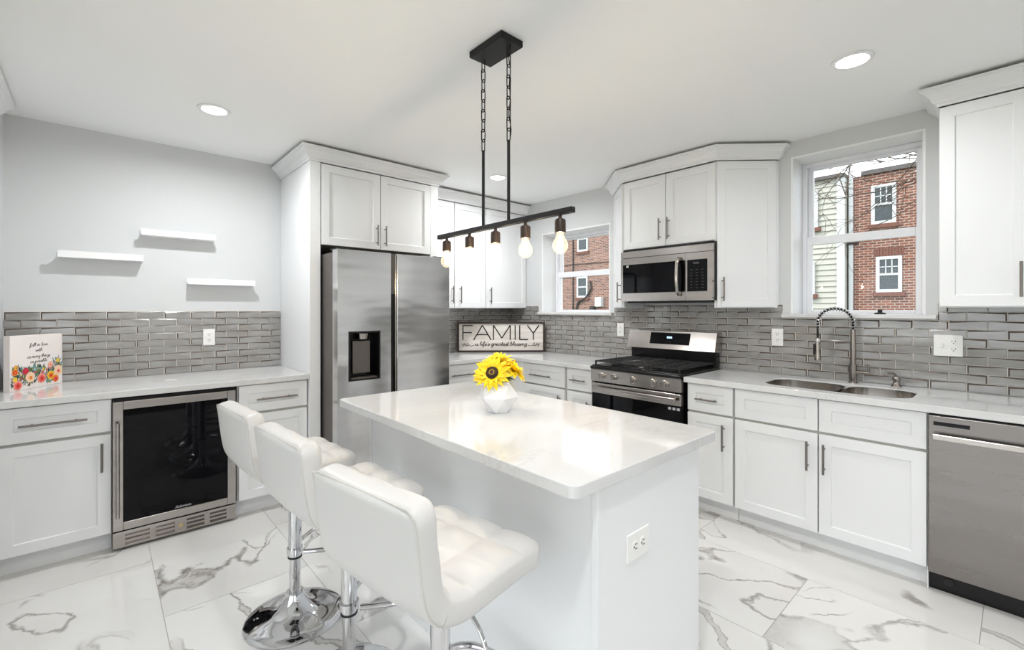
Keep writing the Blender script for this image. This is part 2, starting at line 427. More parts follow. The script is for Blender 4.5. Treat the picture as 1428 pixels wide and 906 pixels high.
splash('backsplash', 'grey glass tile backsplash behind the range and the sink', -(YW-.016), 1.95, .9145, 10, lambda u, d, z: (XW-d, -u, z),
       cuts=((-3.555, -2.555, 1.318, 2), (-1.124, -.318, 1.318, 2)), start=-.735)

# windows: double-hung, set deep in the wall
def window(name, label, y0, y1, z0, z1, mid, horns):
    r = thing(name, label, 'window', (XW, (y0+y1)/2, z0), 0); r['kind'] = 'structure'; r['category'] = 'window'
    hw = (y1-y0)/2; hh = z1-z0; fx = .205
    mb = MB(); mb.box(-.002, fx, hw-.014, hw, 0, hh); mb.box(-.002, fx, -hw, -hw+.014, 0, hh); mb.box(-.002, fx, -hw+.014, hw-.014, hh-.014, hh)
    obj('jamb_lining', mb, 'trim', r, .002)
    mb = MB(); a = hw-.014; fw = .026
    mb.box(fx, fx+.09, a-fw, a, 0, hh-.014); mb.box(fx, fx+.09, -a, -a+fw, 0, hh-.014); mb.box(fx, fx+.09, -a+fw, a-fw, hh-.014-fw, hh-.014); mb.box(fx, fx+.09, -a+fw, a-fw, 0, .008)
    obj('window_frame', mb, 'vinyl', r, .003)
    b = a-fw; sw = .030; zm = mid-z0
    for nm, za, zb, xx, rb, rt in (('upper_sash', zm-.02, hh-.014-fw, fx+.045, .05, .018), ('lower_sash', .008, zm+.03, fx+.008, .022, .058)):
        mb = MB(); mb.box(xx, xx+.034, b-sw, b, za, zb); mb.box(xx, xx+.034, -b, -b+sw, za, zb)
        mb.box(xx, xx+.034, -b+sw, b-sw, zb-rt, zb); mb.box(xx, xx+.034, -b+sw, b-sw, za, za+rb)
        s = obj(nm, mb, 'vinyl', r, .003)
        obj('pane', MB().box(xx+.014, xx+.019, -b+sw-.004, b-sw+.004, za+rb-.004, zb-rt+.004), 'pane', s)
    mb = MB(); mb.box(-.042, 0, -hw-horns, hw+horns, -.022, .004); mb.box(0, fx+.01, -hw+.0145, hw-.0145, -.022, .004)
    obj('sill', mb, 'quartz', r, .004)
    return r, fx
w1, fx = window('window_1', 'smaller double-hung window behind the lettered sign corner', 2.604, 3.505, 1.34, 2.2, 1.755, .04)
w2, fx = window('window_2', 'larger double-hung window over the sink', .368, 1.074, 1.34, 2.445, 1.868, .05)
mb = MB(); mb.lathe([(.03, 0), (.03, .008), (.013, .012), (.012, .03), (.001, .031)], (0, 0, 0), 20)
o = obj('window_latch', mb, 'black_matte', w2, smooth=40); o.location = (.12, -.121, .004)

# ------------------------------------------------------------------ cabinetry
def handle_h(parent, x0, x1, z, y=0, m='dark_nickel', name='handle'):
    mb = MB(); mb.tube([(x0, y-.032, z), (x1, y-.032, z)], .006, 10)
    for x in (x0+(x1-x0)*.18, x1-(x1-x0)*.18): mb.tube([(x, y-.03, z), (x, y+.004, z)], .0045, 8)
    return obj(name, mb, m, parent, smooth=40)
def handle_v(parent, x, z0, z1, y=0, m='dark_nickel', name='handle'):
    mb = MB(); mb.tube([(x, y-.032, z0), (x, y-.032, z1)], .006, 10)
    for z in (z0+(z1-z0)*.15, z1-(z1-z0)*.15): mb.tube([(x, y-.03, z), (x, y+.004, z)], .0045, 8)
    return obj(name, mb, m, parent, smooth=40)
def front(parent, name, x0, x1, z0, z1, **k): return obj(name, MB().shaker(x0, x1, z0, z1, **k), 'cab', parent, .0012)
def base_cab(label, loc, rz, w, fronts, depth=.64, group=None, hollow=False):
    r = thing('base_cabinet', label, 'cabinet', loc, rz, group)
    mb = MB()
    if hollow: mb.box(0, .018, .0215, depth, .11, .874); mb.box(w-.018, w, .0215, depth, .11, .874); mb.box(.018, w-.018, .0215, .04, .11, .874); mb.box(.018, w-.018, depth-.012, depth, .11, .874); mb.box(.018, w-.018, .04, depth-.012, .11, .128)
    else: mb.box(0, w, .0215, depth, .11, .874)
    obj('carcass', mb, 'cab_in', r, .001)
    obj('toe_kick', MB().box(0, w, .078, depth-.01, 0, .11), 'cab', r)
    for f in fronts:
        nm, x0, x1, z0, z1, hd = f
        d = front(r, nm, x0, x1, z0, z1)
        if hd:
            if hd[0] == 'h': handle_h(d, hd[1], hd[2], hd[3])
            else: handle_v(d, hd[1], hd[2], hd[3])
    return r
DT, DB, UT, UB = .672, .112, .868, .688      # door top, door bottom, drawer top, drawer bottom
# back wall, left of the refrigerator
c = base_cab('white base cabinet with a drawer over one door, left of the wine cooler', (-.425, YF, 0), 0, .478,
    [('drawer', .04, .474, UB, UT, ('h', .117, .377, .776)), ('door', .04, .474, DB, DT, ('v', .436, .472, .631))])
obj('filler_strip', MB().box(0, .036, .003, .02, .11, .874), 'cab', c)
base_cab('white base cabinet with drawer over door, between wine cooler and refrigerator panel', (.676, YF, 0), 0, .442,
    [('drawer', .008, .438, UB, UT, ('h', .108, .364, .772)), ('door', .008, .438, DB, DT, ('v', .045, .472, .631))])
# back wall, right of the refrigerator, and the corner
c = base_cab('white corner base cabinet below the lettered sign, facing the same way as the refrigerator', (2.205, YF, 0), 0, .82,
    [('drawer', .02, .70, UB, UT, ('h', .15, .41, .774)), ('door', .02, .70, DB, DT, ('v', .66, .472, .631))])
obj('filler_strip', MB().box(.705, .817, .003, .02, .11, .874), 'cab', c)
RR = -PI/2
c = base_cab('white drawer base cabinet right of the corner, facing the island', (XF, 3.418, 0), RR, .788,
    [('drawer', .256, .772, UB, UT, ('h', .362, .626, .768)), ('door', .256, .772, DB, DT, ('v', .72, .462, .616))], depth=.60)
obj('filler_strip', MB().box(.004, .252, .003, .02, .11, .874), 'cab', c)
base_cab('narrow white base cabinet directly left of the gas range', (XF, 2.628, 0), RR, .288,
    [('drawer', .012, .28, UB, UT, ('h', .062, .224, .774)), ('door', .012, .28, DB, DT, ('v', .246, .458, .61))], depth=.60)
base_cab('narrow white base cabinet between the gas range and the sink cabinet', (XF, 1.53, 0), RR, .312,
    [('drawer', .004, .304, UB, UT, ('h', .07, .216, .772)), ('door', .004, .304, DB, DT, ('v', .25, .458, .626))], depth=.60)
c = base_cab('wide white sink base cabinet with two false fronts over two doors', (XF, 1.215, 0), RR, .915,
    [('drawer_front', .004, .454, UB, UT, None), ('drawer_front', .461, .911, UB, UT, None), ('door', .004, .454, DB, DT, ('v', .408, .46, .625)), ('door', .461, .911, DB, DT, ('v', .488, .457, .622))], depth=.60, hollow=True)
obj('end_strip', MB().box(.9115, .9155, .022, .1, 0, .874), 'cab', c)

for lab, yy in (('unseen white base cabinet beyond the dishwasher, added for the refrigerator reflection', -.306), ('unseen white base cabinet furthest past the picture edge, added for the refrigerator reflection', -1.098)):  # unseen units added so the refrigerator doors have something to mirror
    base_cab(lab, (XF, yy, 0), RR, .788, [('drawer', .006, .392, UB, UT, ('h', .09, .3, .774)), ('drawer', .396, .782, UB, UT, ('h', .48, .69, .774)), ('door', .006, .392, DB, DT, ('v', .35, .46, .625)), ('door', .396, .782, DB, DT, ('v', .438, .46, .625))], depth=.60)

# tall panels, upper cabinets
CT = 2.442
r = thing('refrigerator_cabinet', 'tall white surround with two short doors over the refrigerator', 'cabinet', (1.121, 3.38, 0))
obj('side_panel', MB().box(0, .075, 0, .695, 0, CT), 'cab', r, .001)
obj('side_panel', MB().box(1.004, 1.079, 0, .695, 0, CT), 'cab', r, .001)
obj('carcass', MB().box(.0755, 1.0035, .0215, .69, 1.85, CT), 'cab_in', r)
d = front(r, 'door', .082, .540, 1.848, 2.436); handle_v(d, .508, 1.875, 2.035)
d = front(r, 'door', .545, 1.002, 1.848, 2.436); handle_v(d, .578, 1.875, 2.035)
def wall_cab(label, loc, rz, w, z0, doors, depth=.325, extra=None):
    r = thing('wall_cabinet', label, 'cabinet', (loc[0], loc[1], z0), rz); h = CT-z0
    obj('carcass', MB().box(0, w, .0215, depth, 0, h), 'cab', r, .001)
    for (a, b, hx) in doors:
        d = front(r, 'door', a, b, .006, h-.006)
        if hx is not None: handle_v(d, hx, .05, .22)
    return r
wall_cab('white wall cabinet right beside the refrigerator, mostly behind it, with two doors', (2.205, 3.75, 0), 0, .832, 1.385, [(.03, .425, .398), (.436, .828, .494)])
wall_cab('white single-door wall cabinet in the corner above the lettered sign', (3.04, 3.75, 0), 0, .589, 1.385, [(.004, .585, .05)])
r = wall_cab('short white two-door wall cabinet over the microwave', (3.305, 2.233, 0), RR, .778, 1.87, [(.006, .384, .342), (.39, .77, .414)])
wall_cab('unseen white wall cabinet past the right picture edge, added for the refrigerator reflection', (3.305, -.342, 0), RR, .76, 1.385, [(.004, .378, .34), (.382, .756, .42)])  # unseen, added to be mirrored in the refrigerator
wall_cab('unseen white wall cabinet furthest past the picture edge, added for the refrigerator reflection', (3.305, -1.108, 0), RR, .76, 1.385, [(.004, .378, .34), (.382, .756, .42)])  # unseen too, carries the mirrored cabinet run further back
def angle_cab(label, A, B, wall_pts, hx):
    A, B = Vector(A), Vector(B); d = (B-A); L = d.length; rz = math.atan2(d.y, d.x); z0 = 1.385
    r = thing('angled_wall_cabinet', label, 'cabinet', (A.x, A.y, z0), rz)
    inv = Matrix.Rotation(-rz, 4, 'Z')
    poly = [(inv @ Vector((p[0]-A.x, p[1]-A.y, 0))).to_2d() for p in [A, B]+wall_pts]
    poly = [(p.x, p.y+(.0215 if i < 2 else 0)) for i, p in enumerate(poly)]
    obj('carcass', MB().prism(poly, 0, CT-z0), 'cab', r, .001)
    dr = front(r, 'door', .012, L-.01, .006, CT-z0-.006); handle_v(dr, hx if hx > 0 else L+hx, .05, .22)
    return r
angle_cab('tall angled white wall cabinet at the window side of the microwave, right of it', (3.290, 1.450), (3.606, 1.150), [Vector((3.630, 1.150)), Vector((3.630, 1.450))], .045)
angle_cab('tall angled white wall cabinet seen edge-on left of the microwave', (3.606, 2.548), (3.290, 2.238), [Vector((3.630, 2.238)), Vector((3.630, 2.548))], -.045)
wall_cab('white wall cabinet right of the sink window, cut by the picture edge', (3.305, .284, 0), RR, .62, 1.385, [(.004, .322, .29), (.328, .616, None)])

CR = [(0, 2.4425), (.008, 2.4425), (.010, 2.455), (.022, 2.462), (.028, 2.470), (.036, 2.490), (.052, 2.508), (.060, 2.512), (.064, 2.520), (.072, 2.522), (.072, 2.535), (0, 2.535)]
def crown(label, path): return tag(obj('crown_moulding', MB().sweep(path, CR), 'cab', None), label, 'moulding')
crown('white stepped crown moulding over the refrigerator surround', [(1.121, YW-.002), (1.121, 3.38), (2.2, 3.38), (2.2, 3.672)])
crown('white crown moulding over the corner wall cabinets by the refrigerator', [(2.203, 3.75), (XW-.002, 3.75)])
crown('white crown moulding wrapping the angled cabinets over the microwave', [(XW-.002, 2.548), (3.606, 2.548), (3.298, 2.236), (3.298, 1.452), (3.606, 1.150), (XW-.002, 1.150)])
crown('white crown moulding over the wall cabinet at the right picture edge', [(XW-.002, .284), (3.305, .284), (3.305, -1.9)])
o = obj('trim_1', MB().sweep([(XL, 2.1), (XL, 3.80), (XL-.04, 3.80)], [(a, b+.01) for a, b in CR]), 'cab'); o['kind'] = 'structure'; o['label'] = 'white crown moulding end at the upper left picture edge'

# ------------------------------------------------------------------ countertops
def slab(label, mbf):
    return tag(obj('countertop', mbf, 'quartz', None, .003), label, 'countertop')
slab('white stone countertop over the wine cooler', MB().box(XL+.002, 1.118, 3.386, YW-.001, .876, .9125))
slab('L-shaped white stone countertop in the corner, left of the range', MB().prism([(2.205, 3.386), (2.99, 3.386), (2.99, 2.325), (XW-.001, 2.325), (XW-.001, YW-.001), (2.205, YW-.001)], .876, .9125))
def rrect(x0, x1, y0, y1, r, k=6):
    out = []
    for cx, cy, a in ((x1-r, y1-r, 0), (x0+r, y1-r, PI/2), (x0+r, y0+r, PI), (x1-r, y0+r, 1.5*PI)):
        for i in range(k+1): t = a+PI/2*i/k; out.append((cx+r*math.cos(t), cy+r*math.sin(t)))
    return out
def slab_hole(ox0, ox1, oy0, oy1, hole, z0, z1):
    mb = MB(); n = len(hole); k = n//4; cor = [(ox1, oy1), (ox0, oy1), (ox0, oy0), (ox1, oy0)]; outer = []
    for i, (x, y) in enumerate(hole):
        q, m_ = divmod(i, k); h = k//2
        if m_ == h: outer.append(cor[q])
        elif (m_ < h) == (q % 2 == 0): outer.append((cor[q][0], y))
        else: outer.append((x, cor[q][1]))
    L = [[mb.vs([(x, y, z) for x, y in loop]) for loop in (outer, hole)] for z in (z1, z0)]
    for i in range(n):
        j = (i+1) % n
        mb.face([L[0][0][i], L[0][0][j], L[0][1][j], L[0][1][i]]); mb.face([L[1][0][j], L[1][0][i], L[1][1][i], L[1][1][j]])
        mb.face([L[0][0][i], L[1][0][i], L[1][0][j], L[0][0][j]]); mb.face([L[0][1][j], L[1][1][j], L[1][1][i], L[0][1][i]])
    return mb
SX0, SX1, SY0, SY1 = 3.085, 3.45, .375, 1.085
slab('white stone countertop with the sink cut-out, right of the range', slab_hole(2.99, XW-.001, -1.9, 1.539, rrect(SX0, SX1, SY0, SY1, .11), .876, .9125))

# ------------------------------------------------------------------ sink, faucet, soap dispenser
r = thing('sink', 'stainless steel double-bowl undermount sink below the window', 'sink', ((SX0+SX1)/2, (SY0+SY1)/2, .70))
def bowl(x0, x1, y0, y1, depth, rr):
    mb = MB(); ox, oy = r.location.x, r.location.y; rings = []
    for z, ins, rad in ((.206, .0055, rr), (.172-depth*.82, .012, rr-.012), (.172-depth*.96, .03, rr-.02), (.172-depth, .06, rr-.03)):
        rings.append(mb.vs([(x-ox, y-oy, z) for x, y in rrect(x0+ins, x1-ins, y0+ins, y1-ins, max(rad, .015))]))
    for A, B in zip(rings, rings[1:]):
        n = len(A)
        for i in range(n): mb.face([A[i], A[(i+1)%n], B[(i+1)%n], B[i]])
    mb.face(rings[-1]); return mb
obj('bowl', bowl(SX0-.004, SX1+.004, .695, SY1+.004, .17, .105), 'steel', r, smooth=50)
obj('bowl', bowl(SX0-.004, SX1+.004, SY0-.004, .69, .15, .105), 'steel', r, smooth=50)
for yy in (.89, .52): obj('drain', MB().lathe([(.04, 0), (.04, .004), (.03, .004), (.028, .001), (.001, .001)], (0, yy-r.location.y, .028 if yy < .6 else .008), 20), 'nickel', r, smooth=40)
r = thing('faucet', 'brushed nickel spring-neck kitchen faucet behind the sink', 'faucet', (3.545, .70, .9125), math.atan2(.175, -.10))
obj('base', MB().lathe([(.026, 0), (.026, .004), (.0215, .006), (.0215, .118), (.001, .118)], seg=24), 'nickel', r, smooth=40)
obj('riser', MB().lathe([(.0155, .118), (.0155, .30), (.013, .30), (.013, .335), (.001, .335)], seg=20), 'nickel', r, smooth=40)
arc = [(0, 0, .335)]; RA = .096
for i in range(25): a = PI-PI*i/24; arc.append((RA+RA*math.cos(a), 0, .375+.092*math.sin(a)))
arc += [(2*RA, 0, .34), (2*RA, 0, .27)]
obj('hose', MB().tube(arc, .0065, 10), 'rubber', r, smooth=50)
sp = []; P = [Vector(p) for p in arc[:27]]
lens = [0]
for a, b in zip(P, P[1:]): lens.append(lens[-1]+(b-a).length)
turns = 20; N = turns*10
for i in range(N+1):
    s_ = lens[-1]*i/N; k = max(j for j in range(len(lens)) if lens[j] <= s_+1e-9); k = min(k, len(P)-2)
    f_ = (s_-lens[k])/(lens[k+1]-lens[k]); p = P[k].lerp(P[k+1], f_); d = (P[k+1]-P[k]).normalized(); n_ = Vector((0, 1, 0)); b_ = d.cross(n_)
    an = 2*PI*turns*i/N; sp.append(p+(n_*math.cos(an)+b_*math.sin(an))*.0125)
obj('spring', MB().tube(sp, .0026, 6), 'chrome', r, smooth=50)
mb = MB(); mb.lathe([(.011, .28), (.014, .26), (.014, .19), (.018, .17), (.018, .135), (.001, .135)], (2*RA, 0, 0), 18); s_ = obj('spray_head', mb, 'nickel', r, smooth=40)
obj('trigger', MB().box(2*RA+.012, 2*RA+.024, -.006, .006, .17, .24), 'rubber', s_, .002)
mb = MB(); mb.tube([(.01, 0, .265), (2*RA, 0, .265)], .004, 8); mb.lathe([(.018, .255), (.018, .275)], (2*RA, 0, 0), 16); obj('support_arm', mb, 'chrome', r, smooth=40)
an = -math.atan2(.175, -.10)-PI/2
dx, dy = math.cos(an), math.sin(an)
mb = MB(); mb.tube([(dx*.015, dy*.015, .068), (dx*.085, dy*.085, .068)], .013, 14); mb.tube([(dx*.078, dy*.078, .068), (dx*.078, dy*.078, .125)], .0055, 10); obj('lever', mb, 'nickel', r, smooth=40)
r = thing('soap_dispenser', 'small brushed nickel soap dispenser beside the faucet', 'soap dispenser', (3.565, .492, .9125))
obj('body', MB().lathe([(.026, 0), (.026, .004), (.018, .012), (.016, .03), (.021, .045), (.016, .058), (.001, .06)], seg=20), 'nickel', r, smooth=50)
obj('spout', MB().tube(catmull([(0, 0, .058), (-.008, .008, .075), (-.035, .035, .078), (-.05, .05, .066)], 5), .006, 8), 'nickel', r, smooth=50)

# ------------------------------------------------------------------ wine cooler
r = thing('wine_cooler', 'stainless wine cooler with dark glass door under the left countertop', 'wine cooler', (.056, 3.40, 0))
W = .607
obj('cabinet_body', MB().box(.004, W-.004, .04, .62, .02, .862), 'black', r)
mb = MB(); f = .046
for a, b, c_, d in ((0, f, .118, .85), (W-f, W, .118, .85), (f, W-f, .118, .118+f), (f, W-f, .85-f, .85)): mb.box(a, b, 0, .038, c_, d)
dr = obj('door', mb, 'steel', r, .003)
obj('glass_panel', MB().box(f-.002, W-f+.002, .006, .03, .118+f-.002, .85-f+.002), 'black_glass', dr)
mb = MB(); mb.tube([(.02, -.04, .205), (.02, -.04, .735)], .0095, 12)
for z in (.24, .70): mb.tube([(.02, -.04, z), (.02, .004, z)], .006, 8)
obj('handle', mb, 'steel', dr, smooth=40)
mb = MB(); mb.box(0, W, .008, .04, .018, .030); mb.box(0, W, .008, .04, .092, .108)
xs = [0, .062, .168, .19, .30, .355, .45, .468, .56, W]
for a, b in ((0, .055), (.165, .195), (.285, .345), (.435, .465), (.555, W)): mb.box(a, b, .008, .04, .030, .092)
for a, b in ((.055, .165), (.195, .285), (.345, .435), (.465, .555)):
    for z in (.045, .068): mb.box(a, b, .008, .03, z, z+.012)
    mb.box(a, b, .03, .04, .03, .092)
g_ = obj('vent_grille', mb, 'steel', r, .001)
mb = MB(); mb.lathe([(.012, 0), (.012, -.004), (.008, -.004), (.007, -.001), (.001, -.001)], (.315, .008, .061), 20, 'y'); obj('lock', mb, 'brass', g_, smooth=40)
def text(name, body, size, mtx, m, parent, shear=0, ext=.0008, width=None):
    cu = bpy.data.curves.new(name, 'FONT'); cu.body = body; cu.size = size; cu.shear = shear; cu.extrude = ext; cu.align_x = 'CENTER'; cu.align_y = 'CENTER'
    to = bpy.data.objects.new(name, cu); COL.objects.link(to)
    me = bpy.data.meshes.new_from_object(to); bpy.data.objects.remove(to); me.materials.append(M[m])
    me.transform(mtx); o = bpy.data.objects.new(name, me); COL.objects.link(o); o.parent = parent
    return o
FACE = Matrix.Rotation(PI/2, 4, 'X')       # text in the xy plane turned to face -y
text('logo', 'Kalamera', .021, Matrix.Translation((.325, .004, .178)) @ FACE, 'mark', dr, .35)

# ------------------------------------------------------------------ refrigerator
r = thing('refrigerator', 'stainless side-by-side refrigerator with a dispenser in its left door', 'refrigerator', (1.207, 3.09, 0))
obj('cabinet_body', MB().box(.006, .90, .105, .93, .02, 1.775), 'oven_grey', r, .004)
obj('grille', MB().box(.02, .89, .06, .2, 0, .06), 'black_matte', r)
mb = MB(); mb.box(0, .395, 0, .09, .07, .878); mb.box(0, .395, 0, .09, 1.217, 1.788); mb.box(0, .08, 0, .09, .878, 1.217); mb.box(.308, .395, 0, .09, .878, 1.217); mb.box(.08, .308, .07, .09, .878, 1.217)
bmesh.ops.remove_doubles(mb.bm, verts=mb.bm.verts, dist=1e-5)
d1 = obj('door', mb, 'fridge_steel', r)
mb = MB(); mb.box(.445, .916, 0, .09, .07, 1.788); d2 = obj('door', mb, 'fridge_steel', r, .006)
mb = MB(); mb.box(.396, .444, .03, .09, .07, 1.785); obj('handle_recess', mb, 'black', d1)
mb = MB(); mb.box(.3955, .403, .012, .029, .07, 1.785); obj('edge_grip', mb, 'steel', d1, .002)
mb = MB(); mb.box(.437, .4445, .012, .029, .07, 1.785); obj('edge_grip', mb, 'steel', d2, .002)
obj('edge_cover', MB().box(.404, .436, .014, .029, 1.49, 1.785), 'oven_grey', d1)
mb = MB()
for a, b, c_, d in ((.076, .088, .874, 1.221), (.300, .312, .874, 1.221), (.088, .300, .874, .886), (.088, .300, 1.209, 1.221)): mb.box(a, b, -.003, .068, c_, d)
dp = obj('dispenser', mb, 'black', d1, .001)
obj('recess_back', MB().box(.088, .300, .062, .068, .886, 1.209), 'black_glass', dp)
mb = MB(); mb.tube([(.19, .03, 1.205), (.19, .03, 1.165)], [.042, .036], 20); obj('spout', mb, 'steel', dp, smooth=40)
mb = MB(); mb.box(.125, .255, .045, .06, .92, 1.15); obj('paddle', mb, 'oven_grey', dp, .004)
mb = MB(); mb.box(.1, .29, .005, .06, .887, .895); obj('drip_tray', mb, 'oven_grey', dp)
obj('hinge_cover', MB().box(.01, .1, .05, .16, 1.7885, 1.802), 'black_matte', r, .004)
obj('hinge_cover', MB().box(.80, .90, .05, .16, 1.7885, 1.802), 'black_matte', r, .004)

# ------------------------------------------------------------------ gas range (local x to the right along the wall, y into it)
r = thing('gas_range', 'stainless gas range with black cooktop between the base cabinets', 'range', (2.985, 2.318, 0), RR)
W = .77
obj('oven_body', MB().box(.004, W-.004, .03, .62, .03, .9), 'black', r, .002)
mb = MB(); mb.box(0, W, .0, .6, .9, .928); mb.prism([(0, -.025), (W, -.025), (W, 0), (0, 0)], .897, .921)
ct = obj('cooktop', mb, 'black', r, .006)
for (bx, by) in ((.16, .13), (.16, .42), (.385, .28), (.61, .13), (.61, .42)):
    mb = MB(); mb.lathe([(.05, .9285), (.05, .936), (.036, .938), (.036, .946), (.001, .947)], (bx, by, 0), 20); obj('burner', mb, 'iron', ct, smooth=40)
for gx0, gx1 in ((.02, .262), (.268, .502), (.508, .75)):
    mb = MB(); z0, z1 = .952, .962
    for yy in (.02, .29, .56): mb.box(gx0, gx1, yy-.006, yy+.006, z0, z1)
    for xx in (gx0+.006, gx1-.006): mb.box(xx-.006, xx+.006, .02, .56, z0, z1)
    xm = (gx0+gx1)/2
    for q in range(1, 10): yy = .02+.054*q; mb.box(gx0, gx1, yy-.004, yy+.004, z0+.001, z1)
    mb.box(xm-.005, xm+.005, .02, .56, z0, z1)
    for xx in (gx0+.006, gx1-.006):
        for yy in (.02, .56): mb.box(xx-.006, xx+.006, yy-.006, yy+.006, .9285, z0)
    obj('grate', mb, 'iron', ct, .002)
mb = MB(); v = [(0, -.015), (0, .03)]
mb.prism([(0, -.015), (W, -.015), (W, .03), (0, .03)], .80, .897); cp = obj('control_panel', mb, 'steel', r, .003)
for kx in (.108, .222, .39, .553, .652):
    mb = MB(); mb.lathe([(.028, -.0155), (.028, -.020), (.023, -.022), (.022, -.045), (.001, -.046)], (kx, 0, .848), 24, 'y'); kn = obj('knob', mb, 'steel', cp, smooth=40)
    mb = MB(); mb.box(kx-.003, kx+.003, -.05, -.046, .83, .866); obj('pointer', mb, 'steel', kn)
mb = MB(); mb.box(.002, W-.002, 0, .03, .23, .705); od = obj('oven_door', mb, 'black_glass', r, .003)
obj('door_rail', MB().box(.002, W-.002, -.008, .03, .706, .787), 'steel', od, .003)
mb = MB(); mb.box(.035, W-.028, -.05, -.028, .738, .764)
for x in (.05, W-.06): mb.box(x, x+.02, -.03, -.008, .74, .762)
obj('handle', mb, 'steel', od, .005)
for q in range(3): obj('sticker', MB().box(W-.10+q*.032, W-.078+q*.032, -.001, .0, .672, .69), 'mark', od)
obj('drawer', MB().box(.002, W-.002, 0, .03, .06, .222), 'steel', r, .003)
mb = MB(); mb.box(.01, W-.01, .555, .62, .928, 1.055); obj('backguard_base', mb, 'black', r, .002)
mb = MB()
a = mb.vs([(-.004, .50, 1.045), (W+.004, .50, 1.045), (W+.004, .63, 1.035), (-.004, .63, 1.035), (-.004, .545, 1.195), (W+.004, .545, 1.195), (W+.004, .63, 1.195), (-.004, .63, 1.195)])
for q in ((3,2,1,0),(4,5,6,7),(0,1,5,4),(1,2,6,5),(2,3,7,6),(3,0,4,7)): mb.face([a[i] for i in q])
bgd = obj('backguard', mb, 'steel', r, .003)
sl = .045/.15
mb = MB(); yy = lambda z: .50+(z-1.045)*sl
a = mb.vs([(.215, yy(1.087)-.002, 1.087), (.565, yy(1.087)-.002, 1.087), (.565, yy(1.18)-.002, 1.18), (.215, yy(1.18)-.002, 1.18), (.215, yy(1.087)+.01, 1.087), (.565, yy(1.087)+.01, 1.087), (.565, yy(1.18)+.01, 1.18), (.215, yy(1.18)+.01, 1.18)])
for q in ((0,1,2,3),(7,6,5,4),(0,4,5,1),(1,5,6,2),(2,6,7,3),(3,7,4,0)): mb.face([a[i] for i in q])
dsp = obj('display', mb, 'black_glass', bgd)
mb = MB()
for q in range(3): mb.box(.37+q*.016, .381+q*.016, yy(1.135)-.006, yy(1.135)-.0025, 1.135, 1.15)
obj('digits', mb, 'display', dsp)

# ------------------------------------------------------------------ microwave
r = thing('microwave', 'stainless over-the-range microwave below the short cabinet', 'microwave', (3.23, 2.208, 1.44), RR)
W, Hh = .76, .405
obj('body', MB().box(.002, W-.002, .03, .39, .0, Hh+.02), 'black', r, .002)
obj('vent_strip', MB().box(0, W, 0, .03, .352, Hh), 'steel', r, .002)
mb = MB(); a0, a1, b0, b1 = .022, .53, .066, .298
mb.box(0, a0, 0, .03, 0, .349); mb.box(a0, .56, 0, .03, 0, b0); mb.box(a0, .56, 0, .03, b1, .349); mb.box(a1, .56, 0, .03, b0, b1)
dr = obj('door', mb, 'steel', r)
obj('glass_panel', MB().box(a0, .56, -.0015, .012, b0, b1), 'black_glass', dr)
pn = [(.518, -.012, .045), (.518, -.042, .075), (.518, -.052, .18), (.518, -.042, .285), (.518, -.012, .315)]
mb = MB(); pth = catmull(pn, 6)
mb.tube(pth, .0135, 12); obj('handle', mb, 'steel', dr, smooth=50)
obj('sticker', MB().box(.055, .075, -.003, -.0015, .275, .292), 'mark', dr)
mb = MB(); mb.box(.562, W, 0, .03, 0, b0); mb.box(.562, W, 0, .03, b1, .349); mb.box(.725, W, 0, .03, b0, b1); mb.box(.562, .575, 0, .03, b0, b1)
cp = obj('control_panel', mb, 'steel', r)
kp = obj('keypad', MB().box(.5755, .7245, -.0015, .012, b0+.001, b1-.001), 'black_glass', cp)
mb = MB()
for i in range(3):
    for j in range(7): mb.box(.60+i*.042, .613+i*.042, -.0025, -.0015, .09+j*.022, .094+j*.022)
obj('key_prints', mb, M['slot'], kp)
obj('clock', MB().box(.62, .665, -.0025, -.0015, .265, .28), M['slot'], kp)
obj('underside_vent', MB().box(.03, W-.03, .05, .36, -.012, 0), 'black_matte', r)

# ------------------------------------------------------------------ dishwasher
r = thing('dishwasher', 'stainless dishwasher right of the sink cabinet', 'dishwasher', (3.015, .298, 0), RR)
W = .598
obj('tub', MB().box(.004, W-.004, .035, .58, .1, .868), 'black', r)
mb = MB(); mb.box(0, W, 0, .034, .098, .862); dr = obj('door', mb, 'dw_steel', r, .004)
mb = MB(); mb.box(.02, .145, -.0015, .004, .816, .834); obj('control_strip', mb, 'black_glass', dr)
mb = MB(); mb.box(.018, W-.018, -.042, -.026, .752, .780); mb.box(.02, .045, -.03, 0, .756, .776); mb.box(W-.045, W-.02, -.03, 0, .756, .776)
obj('handle', mb, 'steel', dr, .004)
kpl = obj('kick_plate', MB().box(0, W, .055, .09, .0, .096), 'black', r, .001)
mb = MB(); mb.lathe([(.018, .054), (.018, .05), (.012, .05), (.001, .052)], (.07, 0, .052), 18, 'y'); obj('plug', mb, 'black_matte', kpl, smooth=40)

